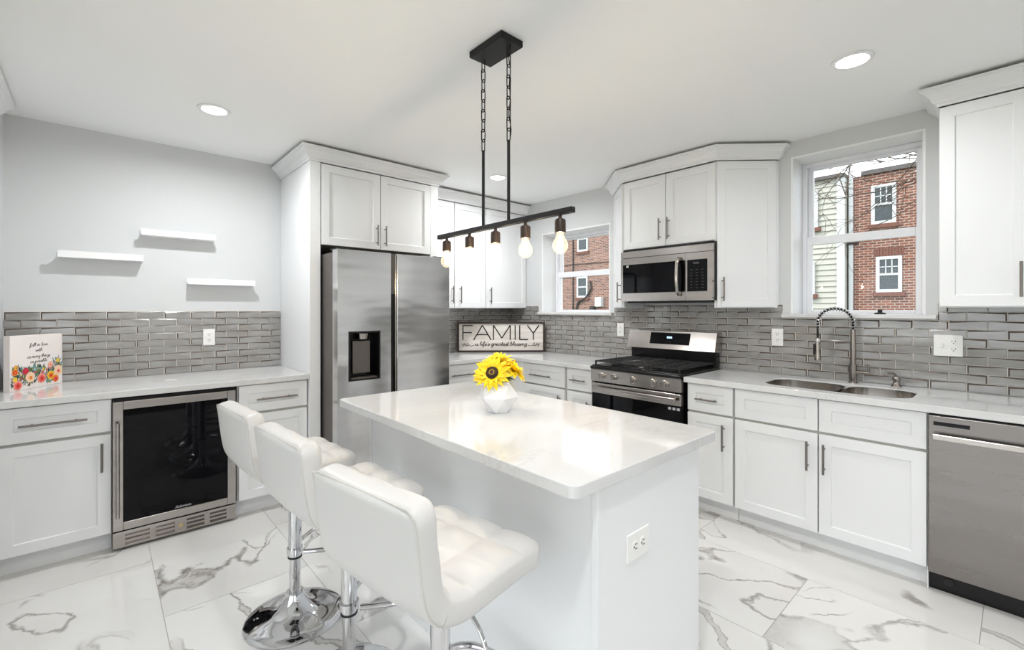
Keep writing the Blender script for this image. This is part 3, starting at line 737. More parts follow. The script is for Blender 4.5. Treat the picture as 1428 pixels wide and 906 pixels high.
# ------------------------------------------------------------------ island
r = thing('kitchen_island', 'white kitchen island cabinet with plain panels and an outlet below the stone top', 'island', (1.04, .79, 0))
obj('cabinet_body', MB().box(.012, .598, .012, 1.41, .11, .8755), 'cab', r)
obj('toe_kick', MB().box(.012, .55, .012, 1.40, 0, .11), 'cab', r)
obj('back_panel', MB().box(0, .0118, .016, 1.415, 0, .8755), 'cab', r, .001)
ep = obj('end_panel', MB().box(.016, .598, 0, .0118, 0, .8755), 'cab', r, .001)
obj('corner_post', MB().box(-.004, .0155, -.004, .0155, 0, .8755), 'cab', r, .0015)
obj('corner_post', MB().box(-.004, .0118, 1.4155, 1.43, 0, .8755), 'cab', r, .0015)
for i in range(3):
    y0 = .004+i*.472
    mb = MB().shaker(0, .464, .118, .868); mb.xf(Matrix.Translation((.62, y0, 0)) @ Matrix.Rotation(PI/2, 4, 'Z'))
    d = obj('door', mb, 'cab', r, .001)
    mb = MB(); xx = .652; yy_ = y0+(.42 if i < 2 else .04); mb.tube([(xx, yy_, .60), (xx, yy_, .76)], .006, 8)
    for z in (.625, .735): mb.tube([(xx, yy_, z), (.616, yy_, z)], .0045, 8)
    obj('handle', mb, 'dark_nickel', d, smooth=40)
def outlet_parts(r, w_=.075, h_=.12, n=1, rot=0, switch=False):
    R_ = Matrix.Rotation(rot, 4, 'Y')
    fp = obj('faceplate', MB().box(-w_/2, w_/2, -.006, 0, -h_/2, h_/2).xf(R_), 'plastic', r, .002)
    cx = .023 if switch else 0
    for z in (-.021, .021):
        mb = MB(); mb.prism([(cx+x, z_+z) for x, z_ in rrect(-.017, .017, -.0145, .0145, .011, 4)], .006, .008).xf(R_ @ Matrix.Rotation(PI/2, 4, 'X'))
        rc = obj('receptacle', mb, 'plastic', fp)
        mb = MB()
        for a in (-.007, .007): mb.box(cx+a-.0013, cx+a+.0013, -.0087, -.0081, z, z+.009)
        mb.box(cx-.0025, cx+.0025, -.0087, -.0081, z-.009, z-.004); obj('slots', mb.xf(R_), 'slot', rc)
    if switch:
        obj('toggle', MB().box(-.028, -.018, -.016, -.006, -.012, .012), 'plastic', fp, .002)
ol = obj('outlet', MB().box(.142, .262, -.006, 0, .61, .694), 'plastic', ep, .002)
for q in (.181, .223):
    mb = MB(); mb.prism([(q+x, .652+z) for x, z in rrect(-.0145, .0145, -.017, .017, .011, 4)], .006, .008).xf(Matrix.Rotation(PI/2, 4, 'X')); obj('receptacle', mb, 'plastic', ol)
    # slots kept as their own marks
for q in (.181, .223):
    mb = MB()
    for a in (-.007, .007): mb.box(q-.002, q+.008, -.0088, -.0081, .652+a-.0013, .652+a+.0013)
    mb.box(q-.01, q-.005, -.0088, -.0081, .6495, .6545); 
    sl_ = obj('slots', mb, 'slot', ol)
mb = MB(); mb.prism(rrect(.92, 1.766, .77, 2.353, .03, 6), .8762, .9125)
tag(obj('island_countertop', mb, 'quartz', None, .003), 'white stone island top with rounded corners, under the sunflower vase', 'countertop')

# ------------------------------------------------------------------ outlets
def outlet(label, loc, rz, switch=False):
    r = thing('outlet', label, 'outlet', loc, rz, None); outlet_parts(r, .122 if switch else .075, .122, switch=switch); return r
outlet('white outlet on the tiles above the wine cooler counter', (.615, YW-.0135, 1.166), 0)
outlet('white outlet on the tiles between the small window and the range', (XW-.0135, 2.478, 1.185), RR)
outlet('white outlet on the tiles between the range and the faucet', (XW-.0135, 1.155, 1.176), RR)
outlet('wide white plate with a switch and outlet, right of the soap dispenser', (XW-.0135, .272, 1.168), RR, True)

# ------------------------------------------------------------------ floating shelves
def shelf(label, x0, x1, z):
    mb = MB(); L = x1-x0
    mb.box(0, L, .012, .088, 0, .014); mb.box(0, L, 0, .012, 0, .042); mb.box(0, L, .088, .10, 0, .046)
    o = tag(obj('floating_shelf', mb, 'trim', None, .001), label, 'shelf', 'floating picture ledges'); o.location = (x0, YW-.1005, z); return o
shelf('white ledge shelf highest on the grey wall', .213, .645, 1.884)
shelf('white ledge shelf furthest left on the grey wall', -.194, .224, 1.702)
shelf('white ledge shelf lowest and nearest the refrigerator', .478, .908, 1.556)

# ------------------------------------------------------------------ ceiling downlights
def downlight(label, x, y, k=1.0):
    r = thing('recessed_light', label, 'ceiling light', (x, y, H), 0)
    obj('trim_ring', MB().lathe([(.085, -.001), (.083, -.006), (.066, -.008), (.062, -.004), (.062, -.001)], seg=32), 'trim', r, smooth=40)
    obj('lens', MB().lathe([(.062, -.0012), (.062, -.004), (.001, -.0042)], seg=32), 'lamp', r)
    ld = bpy.data.lights.new('downlight_lamp', 'AREA'); ld.shape = 'DISK'; ld.size = .12; ld.energy = CAN_POWER*k; ld.spread = math.radians(170); ld.color = (.97, .985, 1)
    lo = bpy.data.objects.new('downlight_lamp', ld); COL.objects.link(lo); lo.parent = r; lo.location = (0, 0, -.012)
    return r
downlight('round recessed ceiling light in front of the ledge shelves', .506, 3.17)
downlight('round recessed ceiling light near the sink window', 2.655, .527, .5)
downlight('round recessed ceiling light by the corner, behind the pendant', 2.654, 3.11)
downlight('added ceiling light, out of view on the camera side, brightening the room', .45, .35)  # added lamp outside the view, fills the room with light
downlight('added ceiling light, unseen behind the camera, brightening the room', .5, -1.5, .7)  # added fill lamp, never in view
downlight('added ceiling light, unseen behind and right of the camera, brightening the room', 2.2, -1.5, .55)  # another unseen lamp added for fill, dimmed

# ------------------------------------------------------------------ pendant
PXc, PYc = 1.325, 1.567
r = thing('pendant_light', 'black linear pendant with five bare bulbs hanging over the island', 'pendant light', (PXc, PYc, 1.74))
obj('canopy', MB().box(-.063, .063, -.112, .112, .785, .8145), 'black_metal', r, .003)
bar = obj('bar', MB().box(-.012, .012, -.452, .458, 0, .022), 'black_metal', r, .002)
for sy in (-.088, .088):
    obj('rod', MB().tube([(0, sy, .022), (0, sy, .37)], .007, 10), 'black_metal', r, smooth=40)
    mb = MB(); n = 9; z0, z1 = .37, .785; p_ = (z1-z0)/n
    for i in range(n):
        zc = z0+p_*(i+.5); hl = p_*.5+.006; hw = .0105; pts = []
        for k in range(16):
            a = 2*PI*k/16; cx = hw*math.cos(a); cz = (hl-hw)*(1 if math.sin(a) >= 0 else -1)+hw*math.sin(a)
            pts.append((cx, sy, zc+cz) if i % 2 else (0, sy+cx, zc+cz))
        mb.tube(pts, .0026, 6, closed=True)
    obj('chain', mb, 'black_metal', r, smooth=50)
wv = [(.008*math.sin(i*1.3)+.006, -.088+.007*math.cos(i*1.1), .36+.425*i/14) for i in range(15)]
obj('cord', MB().tube(catmull(wv, 3), .0022, 6), 'black_metal', r, smooth=50)
for i in range(5):
    yy_ = .386-.193*i
    mb = MB(); mb.lathe([(.007, 0), (.007, -.012), (.020, -.018), (.0215, -.024), (.0215, -.068), (.018, -.069), (.001, -.069)], (0, yy_, 0), 20)
    sk = obj('socket', mb, 'bronze', r, smooth=35)
    prof = [(.0125, -.0695), (.0135, -.078), (.019, -.09), (.0275, -.104), (.0305, -.118), (.0275, -.133), (.018, -.145), (.006, -.15), (.0005, -.1505)]
    obj('bulb', MB().lathe(prof, (0, yy_, 0), 24), 'bulb', sk, smooth=60)
    mb = MB()
    for k in range(6):
        a = 2*PI*k/6; mb.tube([(.004*math.cos(a), yy_+.004*math.sin(a), -.082), (.010*math.cos(a+.3), yy_+.010*math.sin(a+.3), -.135)], .0022, 6)
    obj('filament', mb, 'filament', sk)
    ld = bpy.data.lights.new('bulb_lamp', 'POINT'); ld.energy = BULB_POWER; ld.shadow_soft_size = .012; ld.color = (1, .95, .88)
    lo = bpy.data.objects.new('bulb_lamp', ld); COL.objects.link(lo); lo.parent = r; lo.location = (0, yy_, -.115)

# ------------------------------------------------------------------ bar stools
def ring_shell(path, w_of, t_of, tuft=None, cap0=True, cap1=True):
    # path: [(x, z)] centre line; rings are rounded rectangles across y; the upper/inner face is the +n side
    mb = MB(); P = [Vector((p[0], p[1])) for p in path]; n = len(P); rings = []
    L = [0]
    for a, b in zip(P, P[1:]): L.append(L[-1]+(b-a).length)
    for i in range(n):
        d = (P[min(i+1, n-1)]-P[max(i-1, 0)]).normalized(); nn = Vector((-d.y, d.x))
        s_ = L[i]; hw, ht = w_of(s_, L[-1])/2, t_of(s_, L[-1])/2; rt, rb = ht*.75, ht*.35; ring = []; c = []
        for k in range(37): c.append((-(hw-rt)+2*(hw-rt)*k/36, ht))
        for k in range(1, 6): a = PI/2*k/6; c.append((hw-rt+rt*math.sin(a), ht-rt+rt*math.cos(a)))
        for k in range(5): a = PI/2*k/4; c.append((hw-rb+rb*math.cos(a), -ht+rb-rb*math.sin(a)))
        for k in range(1, 12): y = hw-rb-2*(hw-rb)*k/12; c.append((y, -ht-.006*(1-(y/hw)**2)))
        for k in range(5): a = PI/2*k/4; c.append((-(hw-rb)-rb*math.sin(a), -ht+rb-rb*math.cos(a)))
        for k in range(5): a = PI/2*(5-k)/6; c.append((-(hw-rt)-rt*math.sin(a), ht-rt+rt*math.cos(a)))
        for y, q in c:
            if tuft and q > 0: q += tuft(y, s_, L[-1])*min(1, (q/ht)**2)
            ring.append(mb.bm.verts.new((P[i].x+nn.x*q, y, P[i].y+nn.y*q)))
        rings.append(ring)
    M_ = len(rings[0])
    for A, B in zip(rings, rings[1:]):
        for k in range(M_): mb.face([A[k], A[(k+1)%M_], B[(k+1)%M_], B[k]])
    if cap0: mb.face(rings[0][::-1])
    if cap1: mb.face(rings[-1])
    return mb
SW = .415; TH = .070; ZS = .700
ctl = [(-.226, .972), (-.219, .93), (-.211, .86), (-.203, .80), (-.192, .755), (-.164, .719), (-.112, .701), (-.05, .700), (.03, .703), (.11, .704), (.17, .700), (.197, .692)]
full = [(p.x, p.y) for p in catmull(ctl, 10)]
back_path, seat_path = full[:51], full[50:]
def refine(path, at_start):
    # extra rings near the free end so it can be rounded
    P = path if at_start else path[::-1]; a, b = Vector(P[0]), Vector(P[4]); e = [tuple(a.lerp(b, f)) for f in (0, .04, .1, .2, .35, .55, .78)]
    out = e+P[4:]; return out if at_start else out[::-1]
back_path = refine(back_path, True); seat_path = refine(seat_path, False)
def prof(front_end, v0, rad):
    def f(s, L):
        e = (L-s) if front_end else s
        return 1 if e > rad else v0+(1-v0)*math.sqrt(max(0, 1-((rad-e)/rad)**2))
    return f
pw0, pw1, pt0, pt1 = prof(False, .82, .045), prof(True, .86, .04), prof(False, .35, .022), prof(True, .35, .022)
def edge_w(fe): return lambda s, L: SW*(pw1 if fe else pw0)(s, L)
def edge_t(fe): return lambda s, L: TH*(pt1 if fe else pt0)(s, L)
def tuft_grid(s0, ds, fade0):
    cw = SW*.97/3
    def f(y, s, L):
        sy = abs(math.sin(PI*(y+cw*1.5)/cw))**.55; ss = abs(math.sin(PI*(s-s0)/ds))**.55
        k = min(1, max(0, (s-fade0)/.03)) if fade0 else 1
        return (-.008+.015*sy*(ss*k+(1-k)))
    return f
def make_stool(label):
    r = thing('bar_stool', label, 'bar stool', (0, 0, 0), 0, 'white bar stools at the island')
    b = obj('backrest', ring_shell(back_path, edge_w(False), edge_t(False), tuft_grid(.0, .1, 0)), 'leather', r, smooth=60)
    P = back_path
    def off(i, y, q):
        d = (Vector(P[min(i+1, len(P)-1)])-Vector(P[max(i-1, 0)])).normalized(); n_ = Vector((-d.y, d.x)); return (P[i][0]-n_.x*q, y, P[i][1]-n_.y*q)
    ins, qq = SW/2-.0035, TH/2-.003
    pts = [off(i, ins, qq) for i in range(len(P)-1, 7, -1)]+[off(6, ins-.004, qq), off(5, ins-.012, qq), off(4, ins-.024, qq-.002)]+[off(4, -ins+.024, qq-.002), off(5, -ins+.012, qq), off(6, -ins+.004, qq)]+[off(i, -ins, qq) for i in range(8, len(P))]
    obj('piping', MB().tube(pts, .0018, 6), 'piping', b, smooth=60)
    obj('seat', ring_shell(seat_path, edge_w(True), edge_t(True), tuft_grid(.085, .093, .05)), 'leather', r, smooth=60)
    mb = MB(); mb.box(-.09, .09, -.09, .09, ZS-TH/2-.022, ZS-TH/2+.004); obj('mount_plate', mb, 'black_matte', r, .004)
    obj('base', MB().lathe([(.205, 0), (.205, .006), (.198, .012), (.16, .019), (.11, .031), (.075, .05), (.052, .075), (.040, .10), (.036, .112), (.036, .118), (.001, .118)], seg=56), 'chrome', r, smooth=40)
    obj('piston', MB().lathe([(.0235, .118), (.0235, .30), (.001, .30)], seg=24), 'chrome', r, smooth=40)
    obj('column', MB().lathe([(.0275, .275), (.0275, ZS-TH/2-.02), (.001, ZS-TH/2-.02)], seg=28), 'chrome', r, smooth=40)
    obj('collar', MB().lathe([(.0275, .268), (.0295, .268), (.0295, .2748), (.0275, .2748)], seg=28, closed=True), 'rubber', r, smooth=40)
    fr = [(.02, .045, .300), (.075, .085, .300), (.15, .125, .300), (.21, .085, .300), (.228, 0, .300), (.21, -.085, .300), (.15, -.125, .300), (.075, -.085, .300), (.02, -.045, .300)]
    mb = MB(); mb.tube(catmull(fr, 6), .0105, 12); mb.lathe([(.0276, .288), (.034, .288), (.034, .312), (.0276, .312)], seg=28, closed=True)
    obj('footrest', mb, 'chrome', r, smooth=50)
    mb = MB(); mb.tube(catmull([(.0, -.02, ZS-TH/2-.03), (-.02, -.10, ZS-TH/2-.034), (-.045, -.19, ZS-TH/2-.06), (-.055, -.235, ZS-TH/2-.125)], 5), .006, 8); lv = obj('lever', mb, 'chrome', r, smooth=50)
    return r
s1 = make_stool('white tufted bar stool nearest the camera')
s1.location = (.695, 1.056, 0); s1.rotation_euler = (0, 0, math.radians(9))
dup(s1, 'white tufted bar stool in the middle of the row of three', (.68, 1.632, 0), math.radians(4))
dup(s1, 'white tufted bar stool furthest back, nearest the wine cooler', (.654, 2.166, 0), math.radians(4))

# ------------------------------------------------------------------ vase and sunflowers
VX, VY, VZ = 1.352, 1.578, .9128
mb = MB(); rings = []
for rad, z, ro in ((.050, 0, 0), (.093, .070, PI/6), (.064, .140, 0), (.058, .140, 0), (.084, .070, PI/6), (.044, .008, 0)):
    rings.append(mb.vs([(rad*math.cos(2*PI*k/6+ro+.62), rad*math.sin(2*PI*k/6+ro+.62), z) for k in range(6)]))
def zig(A, B, down):
    for k in range(6):
        if down: mb.face([A[k], A[(k+1)%6], B[k]]); mb.face([A[(k+1)%6], B[(k+1)%6], B[k]])
        else: mb.face([A[k], B[(k+1)%6], B[k]]); mb.face([A[k], A[(k+1)%6], B[(k+1)%6]])
zig(rings[0], rings[1], True); zig(rings[1], rings[2], False)
for k in range(6): mb.face([rings[2][k], rings[2][(k+1)%6], rings[3][(k+1)%6], rings[3][k]])
zig(rings[3], rings[4], True); zig(rings[4], rings[5], False)
mb.face(rings[0][::-1]); mb.face(rings[5])
o = tag(obj('vase', mb, 'ceramic', None, .001), 'white faceted ceramic vase of sunflowers on the island', 'vase'); o.location = (VX, VY, VZ)
def petal(mb, F, ang, L, wd, lift, curl, pe=1):
    n = 6; rows = []
    for i in range(n+1):
        s_ = i/n; rr = .018*pe+L*s_; ww = wd*math.sin(PI*min(1, .12+.88*s_)**.8)*(1 if i < n else 0)+.0006; hz = lift*s_-curl*s_*s_
        ct, st_ = math.cos(ang), math.sin(ang)
        rows.append([mb.bm.verts.new(F @ Vector((ct*rr-st_*q, st_*rr+ct*q, hz+.35*abs(q)))) for q in (-ww, 0, ww)])
    for A, B in zip(rows, rows[1:]):
        for k in range(2): mb.face([A[k], A[k+1], B[k+1], B[k]])
def sunflower(label, pos, nrm, size, rnd, leaves, eye=.45):
    rg = random.Random(rnd); p = Vector(pos); nv = Vector(nrm).normalized()
    r = thing('sunflower', label, 'flower', (VX, VY, VZ+.012), 0, 'sunflowers in the vase')
    F = Matrix.Translation(p) @ nv.to_track_quat('Z', 'Y').to_matrix().to_4x4() @ Matrix.Scale(size, 4)
    mb = MB()
    for lay, (cnt, L, wd, lf) in enumerate(((16, .069, .0135, .004), (15, .056, .012, .016), (13, .036, .009, .024))+(() if eye > .9 else ((12, .026, .009, .036),))):
        for k in range(cnt): petal(mb, F, 2*PI*(k+.5*lay)/cnt+rg.uniform(-.1, .1), L*rg.uniform(.85, 1.12), wd*rg.uniform(.85, 1.1), lf+rg.uniform(-.006, .008), rg.uniform(-.002, .022), 1 if eye > .9 else .55)
    obj('petals', mb, 'petal', r, smooth=60)
    mb = MB(); mb.lathe([(.001, .004), (.026, .002), (.029, .008), (.024, .015), (.014, .016)], seg=22); mb.mi = 1; mb.lathe([(.014, .0155), (.011, .017), (.006, .014), (.001, .013)], seg=22); mb.xf(F @ Matrix.Diagonal((eye, eye, 1, 1)))
    obj('flower_head', mb, ['flower_eye', 'flower_core'], r, smooth=60)
    obj('stem', MB().tube(catmull([(p.x*.15, p.y*.15, .0), (p.x*.35, p.y*.35, .07), (p.x*.8-nv.x*.01, p.y*.8-nv.y*.01, (p.z+.10)/2), tuple(p-nv*.002)], 5), .0035, 7), 'leaf', r, smooth=60)
    for (az, ln, zz) in leaves:
        mb = MB(); rows = []
        for i in range(7):
            s_ = i/6; rr = .008+ln*s_; ww = .018*math.sin(PI*min(.98, .1+.9*s_))
            rows.append(mb.vs([(math.cos(az)*rr-math.sin(az)*q, math.sin(az)*rr+math.cos(az)*q, zz+.035*s_-.03*s_*s_+abs(q)*.4) for q in (-ww, 0, ww)]))
        for A, B in zip(rows, rows[1:]):
            for k in range(2): mb.face([A[k], A[k+1], B[k+1], B[k]])
        obj('leaf', mb, 'leaf', r, smooth=60)
ca, sa_ = .6668, .7452    # view direction in plan; right is (sa, -ca)
def vp(right, toward, up): return (right*sa_-toward*ca, -right*ca-toward*sa_, up)
sunflower('sunflower with the dark eye facing the camera', vp(-.026, .052, .168), vp(-.2, .8, .45), 1.0, 1, [(math.atan2(-.3, -.9), .07, .13)], 1.0)
sunflower('sunflower topmost in the bunch, facing up', vp(.002, -.012, .212), vp(.0, .3, .95), 1.05, 2, [(2.2, .08, .15), (.4, .07, .14)])
sunflower('sunflower leaning out to the right', vp(.068, .012, .175), vp(.6, .1, .75), .98, 3, [(-.9, .07, .125)])
sunflower('sunflower leaning out to the left, mostly hidden', vp(-.07, -.006, .172), vp(-.8, .2, .6), .9, 4, [(2.8, .07, .12)])
sunflower('sunflower at the back of the bunch', vp(.03, -.062, .178), vp(.2, -.8, .6), .9, 5, [])

# ------------------------------------------------------------------ lettered sign and canvas
G = dict(a=([[(.85,.85),(.45,1),(.05,.6),(.1,.1),(.5,0),(.85,.5),(.88,1),(.88,.2),(1.15,.05)]],1.1), b=([[(0,.2),(.35,1.5),(.3,2.1),(.1,1.7),(.1,.2),(.4,0),(.75,.3),(.65,.85),(.3,.85),(.95,.8)]],.95),
 e=([[(0,.4),(.45,.55),(.6,.85),(.35,1),(.08,.6),(.15,.12),(.45,0),(.85,.25)]],.85), f=([[(0,.2),(.5,1.4),(.6,2.0),(.4,2.1),(.25,1.4),(.2,0),(.1,-.9),(.35,-.7),(.3,.1),(.7,.2)]],.7),
 g=([[(.8,.85),(.4,1),(.05,.5),(.3,.05),(.75,.5),(.85,1),(.75,-.6),(.4,-1),(.15,-.7),(.95,.15)]],1.0), h=([[(0,.2),(.4,1.6),(.3,2.1),(.12,1.6),(.1,0),(.2,.6),(.5,1),(.7,.7),(.68,.1),(.95,.1)]],.95),
 i=([[(0,.2),(.25,1),(.25,.2),(.5,.1)],[(.3,1.45),(.34,1.5)]],.5), l=([[(0,.2),(.4,1.6),(.3,2.1),(.12,1.6),(.15,.2),(.5,.1)]],.5), m=([[(0,.6),(.15,1),(.15,0),(.2,.7),(.45,1),(.55,.7),(.55,0),(.6,.7),(.85,1),(.97,.7),(.97,.1),(1.2,.1)]],1.2),
 n=([[(0,.6),(.15,1),(.15,0),(.2,.7),(.5,1),(.65,.7),(.65,.1),(.9,.1)]],.9), o=([[(.5,1),(.1,.7),(.1,.2),(.45,0),(.8,.3),(.75,.85),(.45,1),(.7,.8),(1.0,.9)]],.95), p=([[(0,.5),(.2,1),(.15,-1),(.18,.6),(.5,1),(.8,.6),(.6,.05),(.2,.1),(.95,.15)]],.95),
 r=([[(0,.4),(.2,1.05),(.3,.85),(.6,.95),(.5,.2),(.75,.1)]],.7), s=([[(0,.1),(.4,1.05),(.4,.7),(.6,.25),(.35,0),(.1,.1),(.75,.1)]],.65), t=([[(0,.3),(.3,1.9),(.2,.3),(.35,0),(.6,.2)],[(.05,1.35),(.55,1.4)]],.55),
 v=([[(0,.8),(.15,1),(.35,0),(.7,1),(.95,.9)]],.85), w=([[(0,.9),(.12,.9),(.2,.1),(.4,.1),(.55,.9),(.65,.1),(.85,.1),(1.0,1),(1.2,.9)]],1.1), y=([[(0,.9),(.15,1),(.2,.3),(.5,.1),(.75,1),(.65,-.6),(.4,-1),(.2,-.7),(.95,.15)]],.95))
G["'"] = ([[(.12,2.0),(.06,1.6)]], .25); G[' '] = ([], .55)
def script_line(mb, s, xc, z0, xh, width, y, r):
    adv = sum(G[ch][1] for ch in s); k = width/adv; x = xc-width/2
    for ch in s:
        for st in G[ch][0]:
            pts = [(x+(px+.18*pz*.5)*k, y, z0+pz*xh) for px, pz in st]
            mb.tube(catmull(pts, 5) if len(pts) > 2 else pts, r, 5)
        x += G[ch][1]*k
# sign: leans across the corner
A, B = Vector((2.872, 4.035)), Vector((3.596, 3.43)); d = B-A; SL = d.length; SH = .325
r = thing('wooden_sign', 'framed wooden sign reading FAMILY, standing across the counter corner', 'sign', (A.x, A.y, .9128), math.atan2(d.y, d.x))
fw = .02
obj('board', MB().box(fw, SL-fw, -.012, .004, fw, SH-fw), 'sign_face', r)
mb = MB(); mb.box(0, fw, -.024, .008, 0, SH); mb.box(SL-fw, SL, -.024, .008, 0, SH); mb.box(fw, SL-fw, -.024, .008, 0, fw); mb.box(fw, SL-fw, -.024, .008, SH-fw, SH)
obj('frame', mb, 'sign_frame', r, .002)
mb = MB(); z0, z1, T = .132, .29, .0062
def stroke(ax, az, bx, bz):
    v = Vector((bx-ax, 0, bz-az)); n_ = Vector((v.z, 0, -v.x)).normalized()*T; a_, b_ = Vector((ax, 0, az)), Vector((bx, 0, bz)); q = []
    for yy2 in (-.0138, -.0121): q.append(mb.vs([(p.x, yy2, p.z) for p in (a_-n_, b_-n_, b_+n_, a_+n_)]))
    mb.face(q[0]); mb.face(q[1][::-1])
    for k in range(4): mb.face([q[0][k], q[0][(k+1)%4], q[1][(k+1)%4], q[1][k]])
x = .068; zz = z1-T
def fx_(v): return .062+v*(SL-.124)
zm = (z0+z1)/2
L_ = lambda a, b, c_, d_: stroke(fx_(a), z0+b*(z1-z0), fx_(c_), z0+d_*(z1-z0))
for q in ((0.0,0,0.0,1),(0.0,.98,.13,.98),(0.0,.5,.115,.5), (.14,0,.255,1),(.255,1,.37,0),(.185,.36,.325,.36), (.40,0,.40,1),(.40,1,.51,.12),(.51,.12,.62,1),(.62,1,.62,0), (.685,0,.685,1), (.745,0,.745,1),(.745,.02,.855,.02), (.845,1,.925,.45),(.925,.45,1.0,1),(.925,.45,.925,0)): L_(*q)
obj('lettering', mb, 'ink', r)
mb = MB(); script_line(mb, "is life's greatest blessing", SL/2, .072, .02, .56, -.0125, .0028); obj('script_lettering', mb, 'ink', r, smooth=60)
mb = MB()
for sx in (1, -1):
    f_ = lambda v: SL/2+sx*v
    mb.tube(catmull([(f_(.29), -.0125, .075), (f_(.32), -.0125, .068), (f_(.36), -.0125, .074), (f_(.41), -.0125, .088)], 5), .0022, 5)
    for q, e in ((.345, .022), (.36, -.018), (.375, .02), (.39, -.018), (.405, .012)): mb.tube([(f_(q), -.0125, .076), (f_(q+.012), -.0125, .08+e*.6), (f_(q+.02), -.0125, .08+e)], [.0015, .0045, .001], 5)
obj('arrow_flourish', mb, 'ink', r)

# canvas: stands in the left corner, turned to the room
A, B = Vector((-.371, 3.752)), Vector((-.174, 4.044)); d = B-A; CL = d.length; CH = .312
r = thing('canvas_print', 'white square canvas with flowers and script on the left counter', 'picture', (A.x, A.y, .9128), math.atan2(d.y, d.x))
cv = obj('canvas', MB().box(0, CL, 0, .034, 0, CH), 'canvas', r, .002)
mb = MB()
for s_, zf, wd in (('fall in love', .245, .125), ('with', .213, .048), ('as many things', .177, .155), ('as possible', .148, .115)): script_line(mb, s_, CL*.52, zf, .0095, wd, -.0008, .0008)
obj('script_lettering', mb, 'ink', r, smooth=60)
keys = list(FL); mb = MB(); rg = random.Random(4)
def blob(cx, cz, rad, k, lay, wob=.12, n=14, st=1.0):
    mb.mi = keys.index(k); y = -.0004-.00012*lay; ph = rg.uniform(0, 6)
    mb.face(mb.vs([(cx+rad*st*(1+wob*math.sin(3*2*PI*i/n+ph))*math.cos(2*PI*i/n), y, cz+rad*(1+wob*math.sin(5*2*PI*i/n+ph))*math.sin(2*PI*i/n)) for i in range(n)]))
def leafp(cx, cz, L, a, k, lay):
    mb.mi = keys.index(k); y = -.0004-.00012*lay; ca_, s2 = math.cos(a), math.sin(a)
    mb.face(mb.vs([(min(CL-.002, max(.002, cx+ca_*u_-s2*v_)), y, max(.003, cz+s2*u_+ca_*v_)) for u_, v_ in ((0, 0), (L*.35, L*.16), (L*.7, L*.12), (L, 0), (L*.7, -.12*L), (L*.35, -.16*L))]))
for i in range(300):
    cx = rg.uniform(.01, CL-.015); cz = rg.uniform(.004, .1)+(.05 if cx > CL*.8 else .02*abs(math.sin(cx*25))); leafp(cx, cz, rg.uniform(.02, .038), rg.uniform(.6, 2.5), rg.choice(['teal', 'green', 'dark', 'teal', 'lilac', 'green']), 1+i % 4)
for i in range(34): blob(rg.uniform(.01, CL-.012), rg.uniform(.06, .105), rg.uniform(.004, .008), rg.choice(['dark', 'coral', 'magenta', 'yellow', 'lilac', 'red']), 6)
def rose(cx, cz, rad, o1, o2, o3, lay):
    blob(cx, cz, rad, o1, lay, .05, 18); blob(cx+rad*.05, cz-rad*.08, rad*.68, o2, lay+1, .08, 16); blob(cx+rad*.08, cz-rad*.1, rad*.34, o3, lay+2, .1, 12)
rose(.045, .030, .028, 'pink', 'coral', 'red', 8); rose(.125, .066, .031, 'peach', 'peach', 'orange', 9); rose(.20, .050, .029, 'pink', 'coral', 'red', 8)
rose(.265, .060, .026, 'yellow', 'orange', 'red', 8); rose(.318, .082, .032, 'peach', 'peach', 'coral', 10); rose(.30, .034, .022, 'orange', 'coral', 'red', 9)
rose(.028, .105, .018, 'orange', 'red', 'orange', 9); rose(.095, .105, .020, 'magenta', 'red', 'magenta', 8); rose(.262, .125, .018, 'pink', 'peach', 'coral', 8); rose(.035, .132, .013, 'orange', 'yellow', 'dark', 8); blob(.03, .065, .014, 'yellow', 9); blob(.316, .145, .013, 'yellow', 9); blob(.18, .10, .010, 'green', 9); blob(.19, .125, .008, 'dark', 9)
obj('painted_flowers', mb, [FL[k] for k in keys], r)

# ------------------------------------------------------------------ outside the windows
struct('ground', MB().box(-40, 60, -40, 60, -1.3, -1.2), 'ground', 'ground outside the house')
def ext_window(parent, y0, y1, z0, z1, X, mull):
    mb = MB(); f = .1
    for a, b, c_, d_ in ((y0, y0+f, z0, z1), (y1-f, y1, z0, z1), (y0+f, y1-f, z0, z0+f), (y0+f, y1-f, z1-f, z1), (y0+f, y1-f, (z0+z1)/2-.035, (z0+z1)/2+.035)): mb.box(X-.06, X+.02, a, b, c_, d_)
    wf = obj('window', mb, 'ext_white', parent)
    obj('glass', MB().box(X-.02, X+.015, y0+f, y1-f, z0+f, z1-f), 'ext_glass', wf)
    if mull:
        mb = MB(); zm_ = (z0+z1)/2
        for q in (1, 2): yq = y0+f+(y1-y0-2*f)*q/3; mb.box(X-.035, X-.02, yq-.015, yq+.015, zm_, z1-f)
        zq = (zm_+z1-f)/2; mb.box(X-.035, X-.02, y0+f, y1-f, zq-.015, zq+.015); obj('muntins', mb, 'ext_white', wf)
    obj('window_sill', MB().box(X-.1, X+.05, y0-.08, y1+.08, z0-.14, z0-.005), 'sill_brick', parent)
X = 20.0
r = thing('brick_house', 'red brick house seen through the sink window', 'house', (0, 0, 0))
obj('wall', MB().box(X, X+8, -6, 4.08, -1.3, 6.05), 'brick', r)
obj('roof_edge', MB().box(X-.1, X+8.1, -6.1, 3.7, 6.05, 6.2), 'rooftile', r)
ext_window(r, 2.76, 3.43, 4.30, 5.64, X, True); ext_window(r, 2.61, 3.30, 1.95, 3.17, X, True)
mb = MB()
for y0, y1, z in ((2.55, 3.36, 3.19),):
    for q in range(10): yq = y0+(y1-y0)*q/10; mb.box(X-.02, X+.01, yq+.008, yq+(y1-y0)/10-.008, z, z+.3)
obj('soldier_course', mb, 'sill_brick', r)
XS = 19.55
